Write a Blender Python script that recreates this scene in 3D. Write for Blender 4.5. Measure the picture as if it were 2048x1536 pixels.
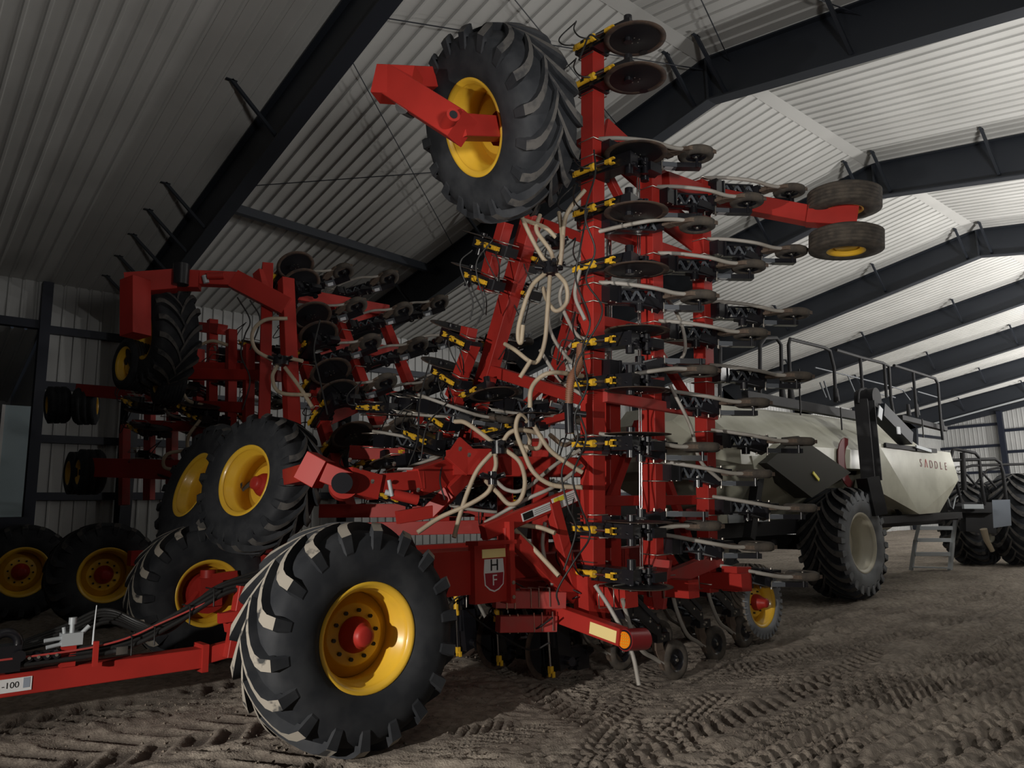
import bpy, bmesh, math, random
from mathutils import Vector, Matrix
random.seed(7)
S = bpy.context.scene
COL = S.collection
for _o in list(bpy.data.objects): bpy.data.objects.remove(_o)

# ------------------------------------------------------------------ camera
F = 1500.0; CH = 1.85
def V(*a): return Vector(a)
_up = Vector((-202, -8745, 1500)).normalized()                 # world axes seen in (right, down, forward)
_x = Vector((1750, 207, 1500)); _x = (_x - _up * _x.dot(_up)).normalized()
_y = _up.cross(_x)
def world(v): return Vector((v.dot(_x), v.dot(_y), v.dot(_up)))
R_, D_, F_ = world(Vector((1, 0, 0))), world(Vector((0, 1, 0))), world(Vector((0, 0, 1)))
CAMP = Vector((0, 0, CH))
cam_d = bpy.data.cameras.new('camera'); cam = bpy.data.objects.new('camera', cam_d); COL.objects.link(cam)
cam_d.sensor_width = 36; cam_d.lens = F / 2048 * 36; cam_d.clip_end = 300
m = Matrix((R_, -D_, -F_)).transposed().to_4x4(); m.translation = CAMP; cam.matrix_world = m
S.camera = cam
def ray(px, py): return world(Vector((px - 1024, py - 768, F)))
def AX(px, py, X): r = ray(px, py); return CAMP + r * (X / r.x)
def AY(px, py, Y): r = ray(px, py); return CAMP + r * (Y / r.y)
def AZ(px, py, Z): r = ray(px, py); return CAMP + r * ((Z - CH) / r.z)
def AD(px, py, D): return CAMP + ray(px, py) * (D / F)

# ------------------------------------------------------------------ world, light, exposure
w = bpy.data.worlds.new('World'); S.world = w; w.use_nodes = True
w.node_tree.nodes['Background'].inputs[0].default_value = (0.5, 0.6, 0.8, 1)
w.node_tree.nodes['Background'].inputs[1].default_value = 0.02
S.view_settings.view_transform = 'Standard'; S.view_settings.look = 'None'
S.view_settings.gamma = 1; S.view_settings.use_curve_mapping = False; S.view_settings.exposure = 0.25
def lamp(name, kind, loc, power, color=(1, 1, 1), size=.3, target=None, spot=None, blend=.5):
    d = bpy.data.lights.new(name, kind); d.energy = power; d.color = color
    if kind == 'AREA': d.size = size
    else: d.shadow_soft_size = size
    if spot: d.spot_size = math.radians(spot); d.spot_blend = blend
    o = bpy.data.objects.new(name, d); COL.objects.link(o); o.location = loc
    if target is not None: o.rotation_euler = (Vector(target) - Vector(loc)).to_track_quat('-Z', 'Y').to_euler()
    return o
lamp('work_light', 'SPOT', (-4.6, 2.9, 2.1), 2300, (1, .95, .88), .07, (4.4, 5.0, .8), 76, .8)
lamp('hand_light', 'SPOT', (1.6, -2.0, 2.0), 330, (1, .96, .9), .08, (8.5, 3.6, .2), 82, .9)
UP = 9
for _n, _x0, _y0, _e in (('a', 15.0, 1.2, 300), ('b', 23.5, 1.0, 800), ('c', 31, .5, 1250), ('d', 39, 1.0, 1700), ('e', 47, 3.0, 1800), ('f', 56, 5.0, 1700)):
    lamp('up_light_' + _n, 'AREA', (_x0, _y0, 4.6 if _x0 < 20 else 3.6), _e, (1, .97, .93), .8, (_x0 + .6, _y0 + 2.6, UP))
lamp('near_up_light', 'SPOT', (1.5, -3.0, 2.6), 1550, (1, .97, .93), .5, (4.6, 4.0, 10.5), 96, .7)

# ------------------------------------------------------------------ materials
def mat(name, col, rough=.5, metal=0, noise=0, nscale=6, col2=None, bump=0, coat=0, emit=None, lo=.4, hi=.65, detail=4):
    m = bpy.data.materials.new(name); m.use_nodes = True; nt = m.node_tree; b = nt.nodes['Principled BSDF']
    b.inputs['Base Color'].default_value = (*col, 1); b.inputs['Roughness'].default_value = rough; b.inputs['Metallic'].default_value = metal
    if coat: b.inputs['Coat Weight'].default_value = coat; b.inputs['Coat Roughness'].default_value = .15
    if emit: b.inputs['Emission Color'].default_value = (*emit[:3], 1); b.inputs['Emission Strength'].default_value = emit[3]
    if col2 or bump:
        tc = nt.nodes.new('ShaderNodeTexCoord'); n = nt.nodes.new('ShaderNodeTexNoise'); n.inputs['Scale'].default_value = nscale; n.inputs['Detail'].default_value = detail
        nt.links.new(tc.outputs['Object'], n.inputs['Vector'])
        if col2:
            r = nt.nodes.new('ShaderNodeMapRange'); r.inputs[1].default_value = lo; r.inputs[2].default_value = hi
            mx = nt.nodes.new('ShaderNodeMix'); mx.data_type = 'RGBA'; mx.inputs[6].default_value = (*col, 1); mx.inputs[7].default_value = (*col2, 1)
            nt.links.new(n.outputs['Fac'], r.inputs[0]); nt.links.new(r.outputs[0], mx.inputs[0]); nt.links.new(mx.outputs[2], b.inputs['Base Color'])
        if bump:
            bp = nt.nodes.new('ShaderNodeBump'); bp.inputs['Strength'].default_value = bump; bp.inputs['Distance'].default_value = .02
            nt.links.new(n.outputs['Fac'], bp.inputs['Height']); nt.links.new(bp.outputs[0], b.inputs['Normal'])
    return m
M = dict(
 red=mat('red_paint', (.40, .028, .021), .45, col2=(.33, .024, .018), nscale=2),
 dred=mat('dusty_red_paint', (.42, .05, .045), .55, col2=(.36, .07, .06), nscale=5),
 yellow=mat('yellow_paint', (.78, .47, .035), .36, coat=.3, col2=(.70, .41, .04), nscale=3),
 cyl=mat('yellow_cylinder_paint', (.80, .47, .03), .4),
 black=mat('black_steel', (.010, .010, .013), .30, coat=.25),
 gsteel=mat('grey_steel', (.10, .11, .125), .45),
 label=mat('pale_label', (.62, .65, .68), .5),
 rubber=mat('tire_rubber', (.019, .021, .025), .72, col2=(.034, .036, .040), nscale=5, bump=.1),
 dusty=mat('dusty_lug', (.33, .30, .255), .9, col2=(.05, .05, .05), nscale=8, lo=.57, hi=.65, bump=.2),
 lug=mat('worn_lug', (.09, .085, .08), .85, col2=(.04, .04, .042), nscale=9, lo=.5, hi=.65),
 tanrub=mat('tan_dusty_rubber', (.20, .165, .13), .9, col2=(.11, .095, .08), nscale=4),
 prub=mat('packer_rubber', (.045, .038, .032), .9, col2=(.085, .07, .055), nscale=9),
 rust=mat('rusty_disc_edge', (.075, .045, .030), .8, col2=(.035, .024, .02), nscale=12),
 disc=mat('black_disc', (.006, .006, .008), .5),
 chrome=mat('chrome', (.8, .8, .8), .15, metal=1),
 bolt=mat('zinc_bolt', (.5, .47, .42), .35, metal=.9),
 hose=mat('beige_hose', (.46, .38, .27), .55, col2=(.36, .29, .21), nscale=4),
 whose=mat('milky_hose', (.36, .34, .31), .5, col2=(.26, .235, .20), nscale=3),
 bhose=mat('black_hose', (.014, .014, .014), .45),
 boot=mat('muddy_boot', (.085, .058, .042), .85, col2=(.13, .095, .07), nscale=10),
 panel=mat('white_liner_panel', (.50, .50, .485), .5, col2=(.455, .455, .44), nscale=.7),
 wallp=mat('white_wall_panel', (.45, .455, .45), .5, col2=(.40, .405, .40), nscale=.6),
 steel=mat('navy_painted_steel', (.018, .022, .030), .5),
 post=mat('blue_black_post', (.010, .014, .028), .5),
 cream=mat('cream_tank_paint', (.50, .50, .41), .35, coat=.2, col2=(.36, .355, .28), nscale=1.3),
 creamr=mat('cream_rim_paint', (.55, .52, .42), .4),
 maroon=mat('maroon_decal', (.14, .02, .022), .45),
 white=mat('white_decal', (.72, .72, .72), .5),
 ink=mat('black_ink', (.01, .01, .01), .5),
 redink=mat('red_ink', (.40, .02, .02), .5),
 crim=mat('crimson_decal', (.30, .015, .03), .5),
 yel2=mat('bright_yellow_strip', (.8, .7, .05), .4),
 alu=mat('aluminium', (.42, .45, .47), .45, metal=.15),
 bluish=mat('pale_blue_panel', (.38, .48, .52), .5),
 grey=mat('grey_plastic_sheet', (.28, .32, .38), .4),
 tan=mat('tan_leather', (.30, .25, .18), .8),
 bmatt=mat('matt_black', (.010, .010, .012), .65),
 siderub=mat('dusty_sidewall', (.20, .21, .225), .8, col2=(.15, .155, .165), nscale=3),
 hopper_shade=mat('hopper_shade_olive', (.030, .029, .022), .75),  # shade of the cart's front hopper put into the colour
 orange=mat('orange_lens', (.9, .25, .01), .25),
 lamp_red=mat('lamp_housing_red', (.22, .015, .018), .35, coat=.3),
 corr=mat('brown_ribbed_hose', (.26, .12, .07), .6),
 cover=mat('clear_sheet', (.3, .32, .35), .4),
)
# bright yellow-white tape, lit by the lamps
def tape(name, col): return mat(name, col, .25, coat=.5)
for k_ in ('red', 'dred', 'rubber', 'lug', 'dusty', 'panel', 'wallp'): M[k_].node_tree.nodes['Principled BSDF'].inputs['Specular IOR Level'].default_value = .28
M['reflect'] = tape('reflective_tape', (.98, .78, .34))
M['reflect2'] = tape('reflective_tape_orange', (.95, .45, .08))

# ------------------------------------------------------------------ mesh builder
class MB:
    def __init__(s): s.v = []; s.f = []; s.m = []; s.sm = []; s.mats = []; s.mi = 0; s.smooth = False
    def use(s, key):
        k = M[key]
        if k not in s.mats: s.mats.append(k)
        s.mi = s.mats.index(k); return s
    def add(s, vs, fs, smooth=False):
        n = len(s.v); s.v += [tuple(p) for p in vs]
        for f in fs: s.f.append([i + n for i in f]); s.m.append(s.mi); s.sm.append(smooth)
        return s
    def hexa(s, c8): return s.add(c8, [(0, 3, 2, 1), (4, 5, 6, 7), (0, 1, 5, 4), (1, 2, 6, 5), (2, 3, 7, 6), (3, 0, 4, 7)])
    def box(s, c, d, rot=None):
        c = Vector(c); h = [x / 2 for x in d]; P = []
        for z in (-1, 1):
            for x, y in ((-1, -1), (1, -1), (1, 1), (-1, 1)):
                p = Vector((x * h[0], y * h[1], z * h[2])); P.append(c + (rot @ p if rot else p))
        return s.hexa(P)
    def bar(s, a, b, w_, h_=None, up=(0, 0, 1), w2=None, h2=None, bev=0):
        a, b = Vector(a), Vector(b); h_ = h_ or w_; w2 = w2 or w_; h2 = h2 or h_
        d = (b - a).normalized(); u = Vector(up); sd = d.cross(u)
        if sd.length < .05: sd = d.cross(Vector((1, 0, 0)))
        sd.normalize(); u = sd.cross(d)
        def ring(p, W, H):
            if bev:
                q = bev; return [p + sd * x + u * y for x, y in ((-W/2+q, -H/2), (W/2-q, -H/2), (W/2, -H/2+q), (W/2, H/2-q), (W/2-q, H/2), (-W/2+q, H/2), (-W/2, H/2-q), (-W/2, -H/2+q))]
            return [p + sd * x * W / 2 + u * y * H / 2 for x, y in ((-1, -1), (1, -1), (1, 1), (-1, 1))]
        A, B = ring(a, w_, h_), ring(b, w2, h2); n = len(A)
        return s.add(A + B, [tuple(range(n))[::-1], tuple(range(n, 2 * n))] + [(i, (i + 1) % n, (i + 1) % n + n, i + n) for i in range(n)])
    def tube(s, pts, r, n=8, r2=None, caps=True):
        pts = [Vector(p) for p in pts]; N = len(pts); vs = []; prev = None
        for i, p in enumerate(pts):
            t = (pts[min(i + 1, N - 1)] - pts[max(i - 1, 0)]).normalized()
            if prev is None:
                a = Vector((0, 0, 1)) if abs(t.z) < .9 else Vector((1, 0, 0)); u = t.cross(a).normalized()
            else: u = (prev - t * prev.dot(t)).normalized()
            prev = u; b = t.cross(u); rr = r if r2 is None else r + (r2 - r) * i / (N - 1)
            vs += [p + (u * math.cos(k * 2 * math.pi / n) + b * math.sin(k * 2 * math.pi / n)) * rr for k in range(n)]
        fs = [(i * n + k, i * n + (k + 1) % n, (i + 1) * n + (k + 1) % n, (i + 1) * n + k) for i in range(N - 1) for k in range(n)]
        s.add(vs, fs, True)
        if caps: s.add(vs[:n], [tuple(range(n))[::-1]]); s.add(vs[-n:], [tuple(range(n))])
        return s
    def cyl(s, a, b, r, n=16, r2=None): return s.tube([a, b], r, n, r2)
    def lathe(s, prof, n=48, smooth=True):            # prof: (y, r) round the local Y axis
        vs = [(r * math.cos(2 * math.pi * k / n), y, r * math.sin(2 * math.pi * k / n)) for y, r in prof for k in range(n)]
        fs = [(i * n + k, (i + 1) * n + k, (i + 1) * n + (k + 1) % n, i * n + (k + 1) % n) for i in range(len(prof) - 1) for k in range(n)]
        return s.add(vs, fs, smooth)
    def prism(s, poly, off):                          # poly: 3D points, extruded by off
        poly = [Vector(p) for p in poly]; off = Vector(off); n = len(poly)
        return s.add(poly + [p + off for p in poly], [tuple(range(n))[::-1], tuple(range(n, 2 * n))] + [(i, (i + 1) % n, (i + 1) % n + n, i + n) for i in range(n)])
    def build(s, name, parent=None, mw=None, mesh_only=False):
        me = bpy.data.meshes.new(name); me.from_pydata(s.v, [], s.f)
        for k in s.mats: me.materials.append(k)
        me.polygons.foreach_set('material_index', s.m); me.polygons.foreach_set('use_smooth', s.sm)
        bm = bmesh.new(); bm.from_mesh(me); bmesh.ops.recalc_face_normals(bm, faces=bm.faces); bm.to_mesh(me); bm.free()
        o = bpy.data.objects.new(name, me); COL.objects.link(o)
        if mw is not None: o.matrix_basis = mw
        if parent: attach(o, parent)
        return o
ROOTINV = {}
def attach(o, parent):
    o.parent = parent
    if parent.name in ROOTINV: o.matrix_parent_inverse = ROOTINV[parent.name]
def tag(o, label=None, cat=None, group=None, kind=None):
    if label: o['label'] = label
    if cat: o['category'] = cat
    if group: o['group'] = group
    if kind: o['kind'] = kind
    return o
def empty(name, loc, label, cat, group=None):
    o = bpy.data.objects.new(name, None); COL.objects.link(o); o.location = loc; o.empty_display_size = .3
    ROOTINV[o.name] = Matrix.Translation(-Vector(loc)); return tag(o, label, cat, group)
def kids(o): return [c for c in bpy.data.objects if c.parent == o]
TPL = {}
def stamp(key, parent, mw):                           # copy a part and its sub-parts
    src, subs = TPL[key]
    c = src.copy(); COL.objects.link(c); c.matrix_basis = mw; attach(c, parent)
    for s_ in subs: d = s_.copy(); COL.objects.link(d); d.parent = c
    return c
def register(key, src): TPL[key] = (src, kids(src))
def finish_templates():
    for src, subs in TPL.values():
        for q in subs: bpy.data.objects.remove(q)
        bpy.data.objects.remove(src)
def frame(o, xa, za):                                 # matrix with local x -> xa, local z -> za
    xa, za = Vector(xa).normalized(), Vector(za).normalized(); ya = za.cross(xa).normalized(); za = xa.cross(ya)
    m_ = Matrix((xa, ya, za)).transposed().to_4x4(); m_.translation = Vector(o); return m_
def spline(pts, n=8):                                 # Catmull-Rom
    P = [Vector(p) for p in pts]; P = [P[0] * 2 - P[1]] + P + [P[-1] * 2 - P[-2]]; out = []
    for i in range(1, len(P) - 2):
        for k in range(n):
            t = k / n; a, b, c, d = P[i - 1:i + 3]
            out.append(.5 * ((2 * b) + (c - a) * t + (2 * a - 5 * b + 4 * c - d) * t * t + (3 * b - a - 3 * c + d) * t ** 3))
    return out + [P[-2]]
def textmesh(name, body, size, ext, key, parent, mw):
    cu = bpy.data.curves.new(name, 'FONT'); cu.body = body; cu.size = size; cu.extrude = ext; cu.align_x = 'CENTER'; cu.align_y = 'CENTER'
    t = bpy.data.objects.new(name, cu); COL.objects.link(t); bpy.context.view_layer.update()
    me = bpy.data.meshes.new_from_object(t.evaluated_get(bpy.context.evaluated_depsgraph_get())); bpy.data.objects.remove(t)
    me.materials.clear(); me.materials.append(M[key]); o = bpy.data.objects.new(name, me); COL.objects.link(o)
    o.matrix_basis = mw
    if parent: attach(o, parent)
    return o

# ------------------------------------------------------------------ building shell
Z0, YR, SL, YL, YN, XB, XE = 10.68, 7.6, .167, 22.6, -7.4, -6.5, 64.6
def roofz(y): return Z0 - SL * abs(y - YR)
def ribbed(name, x0, x1, ys, zf, key, pitch=.305, depth=.032, inward=None, kind='structure'):
    b = MB().use(key); xs = []; x = x0
    while x < x1: xs += [(x, 0), (x + pitch * .36, 0), (x + pitch * .43, 1), (x + pitch * .57, 1), (x + pitch * .64, 0)]; x += pitch
    xs.append((x1, 0)); n = len(xs)
    vs = [Vector((x_, y, z)) + Vector(inward) * (d * depth) for (y, z) in zf for x_, d in xs]
    fs = [(j * n + i, j * n + i + 1, (j + 1) * n + i + 1, (j + 1) * n + i) for j in range(len(zf) - 1) for i in range(n - 1)]
    b.add(vs, fs); o = b.build(name); o['kind'] = kind; return o
ribbed('ceiling', XB, XE, None, [(YL, roofz(YL)), (YR, Z0), (YN, roofz(YN))], 'panel', inward=(0, 0, -1))
rc = MB().use('panel'); rc.prism([(XB, YR - .16, Z0 - .062), (XB, YR, Z0 - .036), (XB, YR + .16, Z0 - .062)], (XE - XB, 0, 0)); tag(rc.build('trim_1'), kind='structure')
# left side wall: solid beyond X = 3.1, opening for the big door before it
ribbed('wall_left', 3.3, XE, None, [(YL, 0), (YL, roofz(YL) + .05)], 'wallp', inward=(0, -1, 0))
ribbed('wall_left_header', XB, 3.3, None, [(YL, 7.05), (YL, roofz(YL) + .05)], 'wallp', inward=(0, -1, 0)).name = 'wall_left.001'
ribbed('wall_right', XB, XE, None, [(YN, 0), (YN, roofz(YN) + .05)], 'wallp', inward=(0, 1, 0))
def endwall(name, X, s, pitch=.305):
    b = MB().use('wallp'); y = YN; ys = []
    while y < YL: ys += [(y, 0), (y + pitch * .36, 0), (y + pitch * .43, 1), (y + pitch * .57, 1), (y + pitch * .64, 0)]; y += pitch
    ys.append((YL, 0)); n = len(ys)
    vs = [(X + s * d * .03, yy, 0) for yy, d in ys] + [(X + s * d * .03, yy, roofz(yy) + .05) for yy, d in ys]
    b.add(vs, [(i, i + 1, n + i + 1, n + i) for i in range(n - 1)]); tag(b.build(name), kind='structure')
endwall('wall_far', XE, -1); endwall('wall_near', XB, 1)
# girts, door jamb
def trim(b, n): return tag(b.build('trim_%d' % n), kind='structure')
tn = 2
for z in (6.75 + .13, 5.40, 3.98 + .02, 2.53):
    b = MB().use('post'); b.box(((3.3 + XE) / 2, YL - .11, z), (XE - 3.3, .2, .2)); trim(b, tn); tn += 1
b = MB().use('post'); b.box(((XB + 3.3) / 2, YL - .11, 6.98), (3.3 - XB, .2, .22)); trim(b, tn); tn += 1
b = MB().use('post'); b.box((3.32, YL - .16, roofz(YL) / 2), (.24, .3, roofz(YL) - .1)); trim(b, tn); tn += 1
for k, (y, zs) in enumerate(((16.9 * 1.077, (2.4, 4.6, 6.9)),)):
    for z in (2.3, 4.05, 6.0, 7.6):
        b = MB().use('post'); b.box((XE - .16, (y + YL) / 2, z), (.2, YL - y, .2)); trim(b, tn); tn += 1
        b = MB().use('post'); b.box((XE - .16, (YN + y) / 2, z - .55), (.2, y - YN, .2)); trim(b, tn); tn += 1
# floor: one displaced earth surface
def hashn(i, j): return ((math.sin(i * 127.1 + j * 311.7) * 43758.5453) % 1.0)
import numpy as np
def vnoise(x, y, sc, seed=0):
    x = x / sc; y = y / sc; xi = np.floor(x); yi = np.floor(y); fx = x - xi; fy = y - yi; fx = fx * fx * (3 - 2 * fx); fy = fy * fy * (3 - 2 * fy)
    def h(i, j): return np.abs(np.sin(i * 127.1 + j * 311.7 + seed * 17.3) * 43758.5453) % 1.0
    return (h(xi, yi) * (1 - fx) + h(xi + 1, yi) * fx) * (1 - fy) + (h(xi, yi + 1) * (1 - fx) + h(xi + 1, yi + 1) * fx) * fy
def tread(X, Y, ox, oy, ang, half, pitch, dep, k=1.0, duty=.55, umin=-99, umax=99, seed=1):
    c, s = math.cos(ang), math.sin(ang); u = (X - ox) * c + (Y - oy) * s; v = -(X - ox) * s + (Y - oy) * c
    v = v + .03 * np.sin(u * 1.3 + seed)
    ph = ((u + np.abs(v) * k + (v > 0) * pitch * .5) / pitch) % 1.0
    bar = 1 / (1 + np.exp((np.abs(ph - .5) - duty / 2) * 38)); edge = 1 / (1 + np.exp((np.abs(v) - half) * 30))
    gap = 1 / (1 + np.exp(-(np.abs(v) - half * .07) * 60))
    on = (u > umin) & (u < umax); wear = np.clip((vnoise(X, Y, .55, seed) - (.22 if seed > 3 else .06)) * 3.2, 0, 1)
    return -dep * bar * edge * gap * on * wear - dep * .25 * edge * on, edge * on, bar * edge * gap * on * wear
def floor_h(X, Y):
    U = X * .756 - Y * .654; W_ = X * .654 + Y * .756
    n = (vnoise(U, W_ * 5.5, .30, 12) - .5) * .050 * (vnoise(X, Y, 1.1, 13) > .3) + (vnoise(U * .8, W_ * 4, .12, 14) - .5) * .022 + (vnoise(X, Y, 1.7, 3) - .5) * .05 + (vnoise(X, Y, .45, 4) - .5) * .028 + (vnoise(X, Y, .14, 5) - .5) * .014 + (vnoise(X, Y, .055, 6) - .5) * .011
    clod = np.clip(vnoise(X, Y, .075, 9) - .74, 0, 1) * .07
    h = n + clod
    press_shade = np.zeros_like(h)
    T = [(0, 5.75, 0.0, .48, .28, .045, .55, .66, -9, 3.0), (0, 7.22, .0, .56, .30, .048, .62, .68, -9, 4.6), (0, 8.6, .06, .40, .26, .05, -.6, .55, -9, 6.0),
         (6, 4.35, .10, .36, .20, .062, 1.1, .5, -9, 12), (7, 5.0, .30, .30, .15, .05, 1.0, .5, -9, 14),
         (9, 3.6, .05, .40, .16, .05, 1.1, .5, -9, 20), (10, 5.1, -.05, .32, .13, .03, -1.0, .5, -9, 20),
         (5, 3.9, 1.2, .35, .17, .05, 1.0, .5, -9, 9), (3.5, 3.9, -.35, .36, .2, .055, 1, .5, -9, 9), (5, 4.8, .55, .3, .14, .03, 1, .5, -3, 9)]
    for i, (ox, oy, a, hw, p, d, k, du, u0, u1) in enumerate(T):
        t, e, pr = tread(X, Y, ox, oy, a, hw, p, d, k, du, u0, u1, i + 2); h = h * (1 - (.45 if i > 1 else .8) * e) + t; press_shade = np.maximum(press_shade, pr * (1 if i < 3 else .55))
    for j, (a_, sp, am, sd_, x0_, y1_) in enumerate(((.03, .19, .026, 31, 5.0, 4.1), (-.25, .14, .016, 33, 8.0, 6.0), (.5, .13, .012, 35, 5.0, 5.0))):
        q_ = Y * math.cos(a_) - X * math.sin(a_); mk = np.clip((vnoise(X, Y, 1.6, sd_) - (.12 if j == 0 else .5)) * 6, 0, 1) * np.clip((X - x0_) * 2, 0, 1) * np.clip((y1_ - Y) * 2, 0, 1); h = h + am * np.sign(np.sin(q_ * 6.283 / sp)) * np.abs(np.sin(q_ * 6.283 / sp)) ** .5 * mk
    # long furrows left by narrow wheels between the carts
    for j, (y0, sl) in enumerate(((5.6, .02), (4.9, .0), (4.2, .03), (6.2, .01), (3.4, .02))):
        v = Y - (y0 + sl * (X - 12)); h = h + np.exp(-(v / .05) ** 2) * .05 * np.clip((X - 8) / 3, 0, 1) * (vnoise(X, Y, .2, 20 + j) > .35)
    global PRESS_SHADE; PRESS_SHADE = press_shade
    return h
def grid(name, xs, ys, zoff=0):
    X, Y = np.meshgrid(np.array(xs), np.array(ys), indexing='xy'); H = floor_h(X, Y) + zoff; PR = PRESS_SHADE.astype(np.float32); ny, nx = X.shape
    co = np.stack([X, Y, H], -1).reshape(-1, 3)
    me = bpy.data.meshes.new(name); me.vertices.add(len(co)); me.vertices.foreach_set('co', co.ravel())
    i = np.arange(ny - 1)[:, None] * nx + np.arange(nx - 1)[None]; q = np.stack([i, i + 1, i + nx + 1, i + nx], -1).reshape(-1, 4)
    me.loops.add(q.size); me.loops.foreach_set('vertex_index', q.ravel()); me.polygons.add(len(q)); me.polygons.foreach_set('loop_start', np.arange(len(q)) * 4)
    me.polygons.foreach_set('use_smooth', np.ones(len(q), bool)); me.update(); me.validate(); at_ = me.attributes.new('pressed_shade', 'FLOAT', 'POINT'); at_.data.foreach_set('value', PR.ravel())
    o = bpy.data.objects.new(name, me); COL.objects.link(o); return o
def geo(a, b, s0, g):
    out = [a]; s_ = s0
    while out[-1] < b: out.append(out[-1] + s_); s_ *= g
    out[-1] = b; return out
xs = [-6.5, -4, -2] + list(np.arange(-1, 8.5, .030)) + geo(8.5, 64.6, .034, 1.012)
ys = [-7.4, -5, -3, -1, 0] + list(np.arange(.4, 7.2, .030)) + geo(7.2, 40, .035, 1.03)
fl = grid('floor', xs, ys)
fm = bpy.data.materials.new('packed_earth'); fm.use_nodes = True; nt = fm.node_tree; bs = nt.nodes['Principled BSDF']; bs.inputs['Roughness'].default_value = .97
tc = nt.nodes.new('ShaderNodeTexCoord')
def nz(sc, det): n = nt.nodes.new('ShaderNodeTexNoise'); n.inputs['Scale'].default_value = sc; n.inputs['Detail'].default_value = det; nt.links.new(tc.outputs['Object'], n.inputs['Vector']); return n
n1, n2, n3 = nz(.9, 6), nz(11, 8), nz(60, 4)
r1 = nt.nodes.new('ShaderNodeValToRGB'); r1.color_ramp.elements[0].position = .36; r1.color_ramp.elements[0].color = (.135, .110, .090, 1); r1.color_ramp.elements[1].position = .66; r1.color_ramp.elements[1].color = (.37, .32, .265, 1)
mx = nt.nodes.new('ShaderNodeMix'); mx.inputs[0].default_value = .55; nt.links.new(n1.outputs['Fac'], mx.inputs[2]); nt.links.new(n2.outputs['Fac'], mx.inputs[3])
nt.links.new(mx.outputs[0], r1.inputs[0]); 
an = nt.nodes.new('ShaderNodeAttribute'); an.attribute_name = 'pressed_shade'; m2 = nt.nodes.new('ShaderNodeMix'); m2.data_type = 'RGBA'; m2.inputs[7].default_value = (.060, .047, .038, 1)  # painted shade in the pressed tread recesses, mixed into the soil colour
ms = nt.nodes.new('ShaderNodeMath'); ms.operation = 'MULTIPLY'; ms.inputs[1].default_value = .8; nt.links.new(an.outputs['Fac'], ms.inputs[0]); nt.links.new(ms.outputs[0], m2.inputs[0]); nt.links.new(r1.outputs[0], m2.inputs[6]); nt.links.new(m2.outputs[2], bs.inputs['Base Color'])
bp = nt.nodes.new('ShaderNodeBump'); bp.inputs['Strength'].default_value = .8; bp.inputs['Distance'].default_value = .012; mm = nt.nodes.new('ShaderNodeMath'); nt.links.new(n2.outputs['Fac'], mm.inputs[0]); nt.links.new(n3.outputs['Fac'], mm.inputs[1])
nt.links.new(mm.outputs[0], bp.inputs['Height']); nt.links.new(bp.outputs[0], bs.inputs['Normal']); fl.data.materials.append(fm); fl['kind'] = 'structure'
# loose clods of earth: individual shapes, uncountable
cb = MB().use('boot'); 
ct = bpy.data.objects
rng = random.Random(5); vs = []
def blob(b, c, r):
    a = [Vector(p) for p in ((1, 0, 0), (-1, 0, 0), (0, 1, 0), (0, -1, 0), (0, 0, 1), (0, 0, -.6))]
    b.add([Vector(c) + p * r * rng.uniform(.7, 1.25) for p in a], [(0, 2, 4), (2, 1, 4), (1, 3, 4), (3, 0, 4), (2, 0, 5), (1, 2, 5), (3, 1, 5), (0, 3, 5)])
cb = MB().use('tanrub')
for i in range(2600):
    x, y = rng.uniform(.3, 9), rng.uniform(1.8, 9)
    blob(cb, (x, y, float(floor_h(np.array([x]), np.array([y]))[0]) + .004), rng.choice((.006, .008, .011, .017)))
tag(cb.build('soil_clods'), 'small dry soil clods scattered over the tire tracked earth', 'soil', kind='stuff')

# ------------------------------------------------------------------ roof frames
def raft(X, label, braces, depth=.95, knee=1.25):
    b = MB().use('steel')
    for sgn, ye in ((1, YL - .2), (-1, YN + .2)):
        yk = ye
        pts = [(X - .012, YR, Z0 - .06), (X - .012, yk, roofz(yk) - .06), (X - .012, yk, roofz(yk) - knee), (X - .012, YR, Z0 - depth)]
        b.prism(pts, (.024, 0, 0))
        b.bar((X, YR, Z0 - depth), (X, yk, roofz(yk) - knee), .30, .03, up=(0, 0, 1))
        b.bar((X, YR, Z0 - .06), (X, yk, roofz(yk) - .06), .26, .03)
        b.box((X, ye - sgn * .02, (roofz(ye) - .2) / 2), (.28, .04, roofz(ye) - .3)); b.prism([(X - .012, ye, 0), (X - .012, ye, roofz(ye) - .1), (X - .012, ye - sgn * 1.0, roofz(ye) - knee + .17), (X - .012, ye - sgn * .45, 0)], (.024, 0, 0))
        b.bar((X, ye - sgn * .45, 0), (X, ye - sgn * 1.0, roofz(ye) - knee + .15), .28, .03, up=(0, 1, 0))
    b.box((X, YR, Z0 - .5), (.26, .05, .9))
    root = empty('roof_frame', (X, YR, 0), label, 'roof frame', 'navy steel roof frames across the shed')
    b.build('rafter', root)
    for y in braces:
        b = MB().use('steel'); b.bar((X - .92, y, roofz(y) - .05), (X - .03, y, roofz(y) - depth + .06), .06, .06); b.box((X - .92, y, roofz(y) - .06), (.2, .06, .02)); b.build('flange_brace', root)
FX = [-1.6, 5.4, 12.0, 19.4, 27.0, 34.4, 41.7, 49.3, 57.0]
FL = ['navy steel roof frame behind the camera position', 'nearest navy roof frame, slanting down at upper left with six braces', 'navy roof frame running behind the tall raised wing and its top wheel',
 'navy roof frame seen above the pair of raised rear wheels', 'navy roof frame passing just right of the lower raised rear wheel', 'navy roof frame seen right above the cart railings',
 'navy roof frame crossing behind the tops of the cart railings', 'second to last navy roof frame towards the far end wall', 'last navy roof frame, carrying a pale conduit by the far wall']
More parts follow.
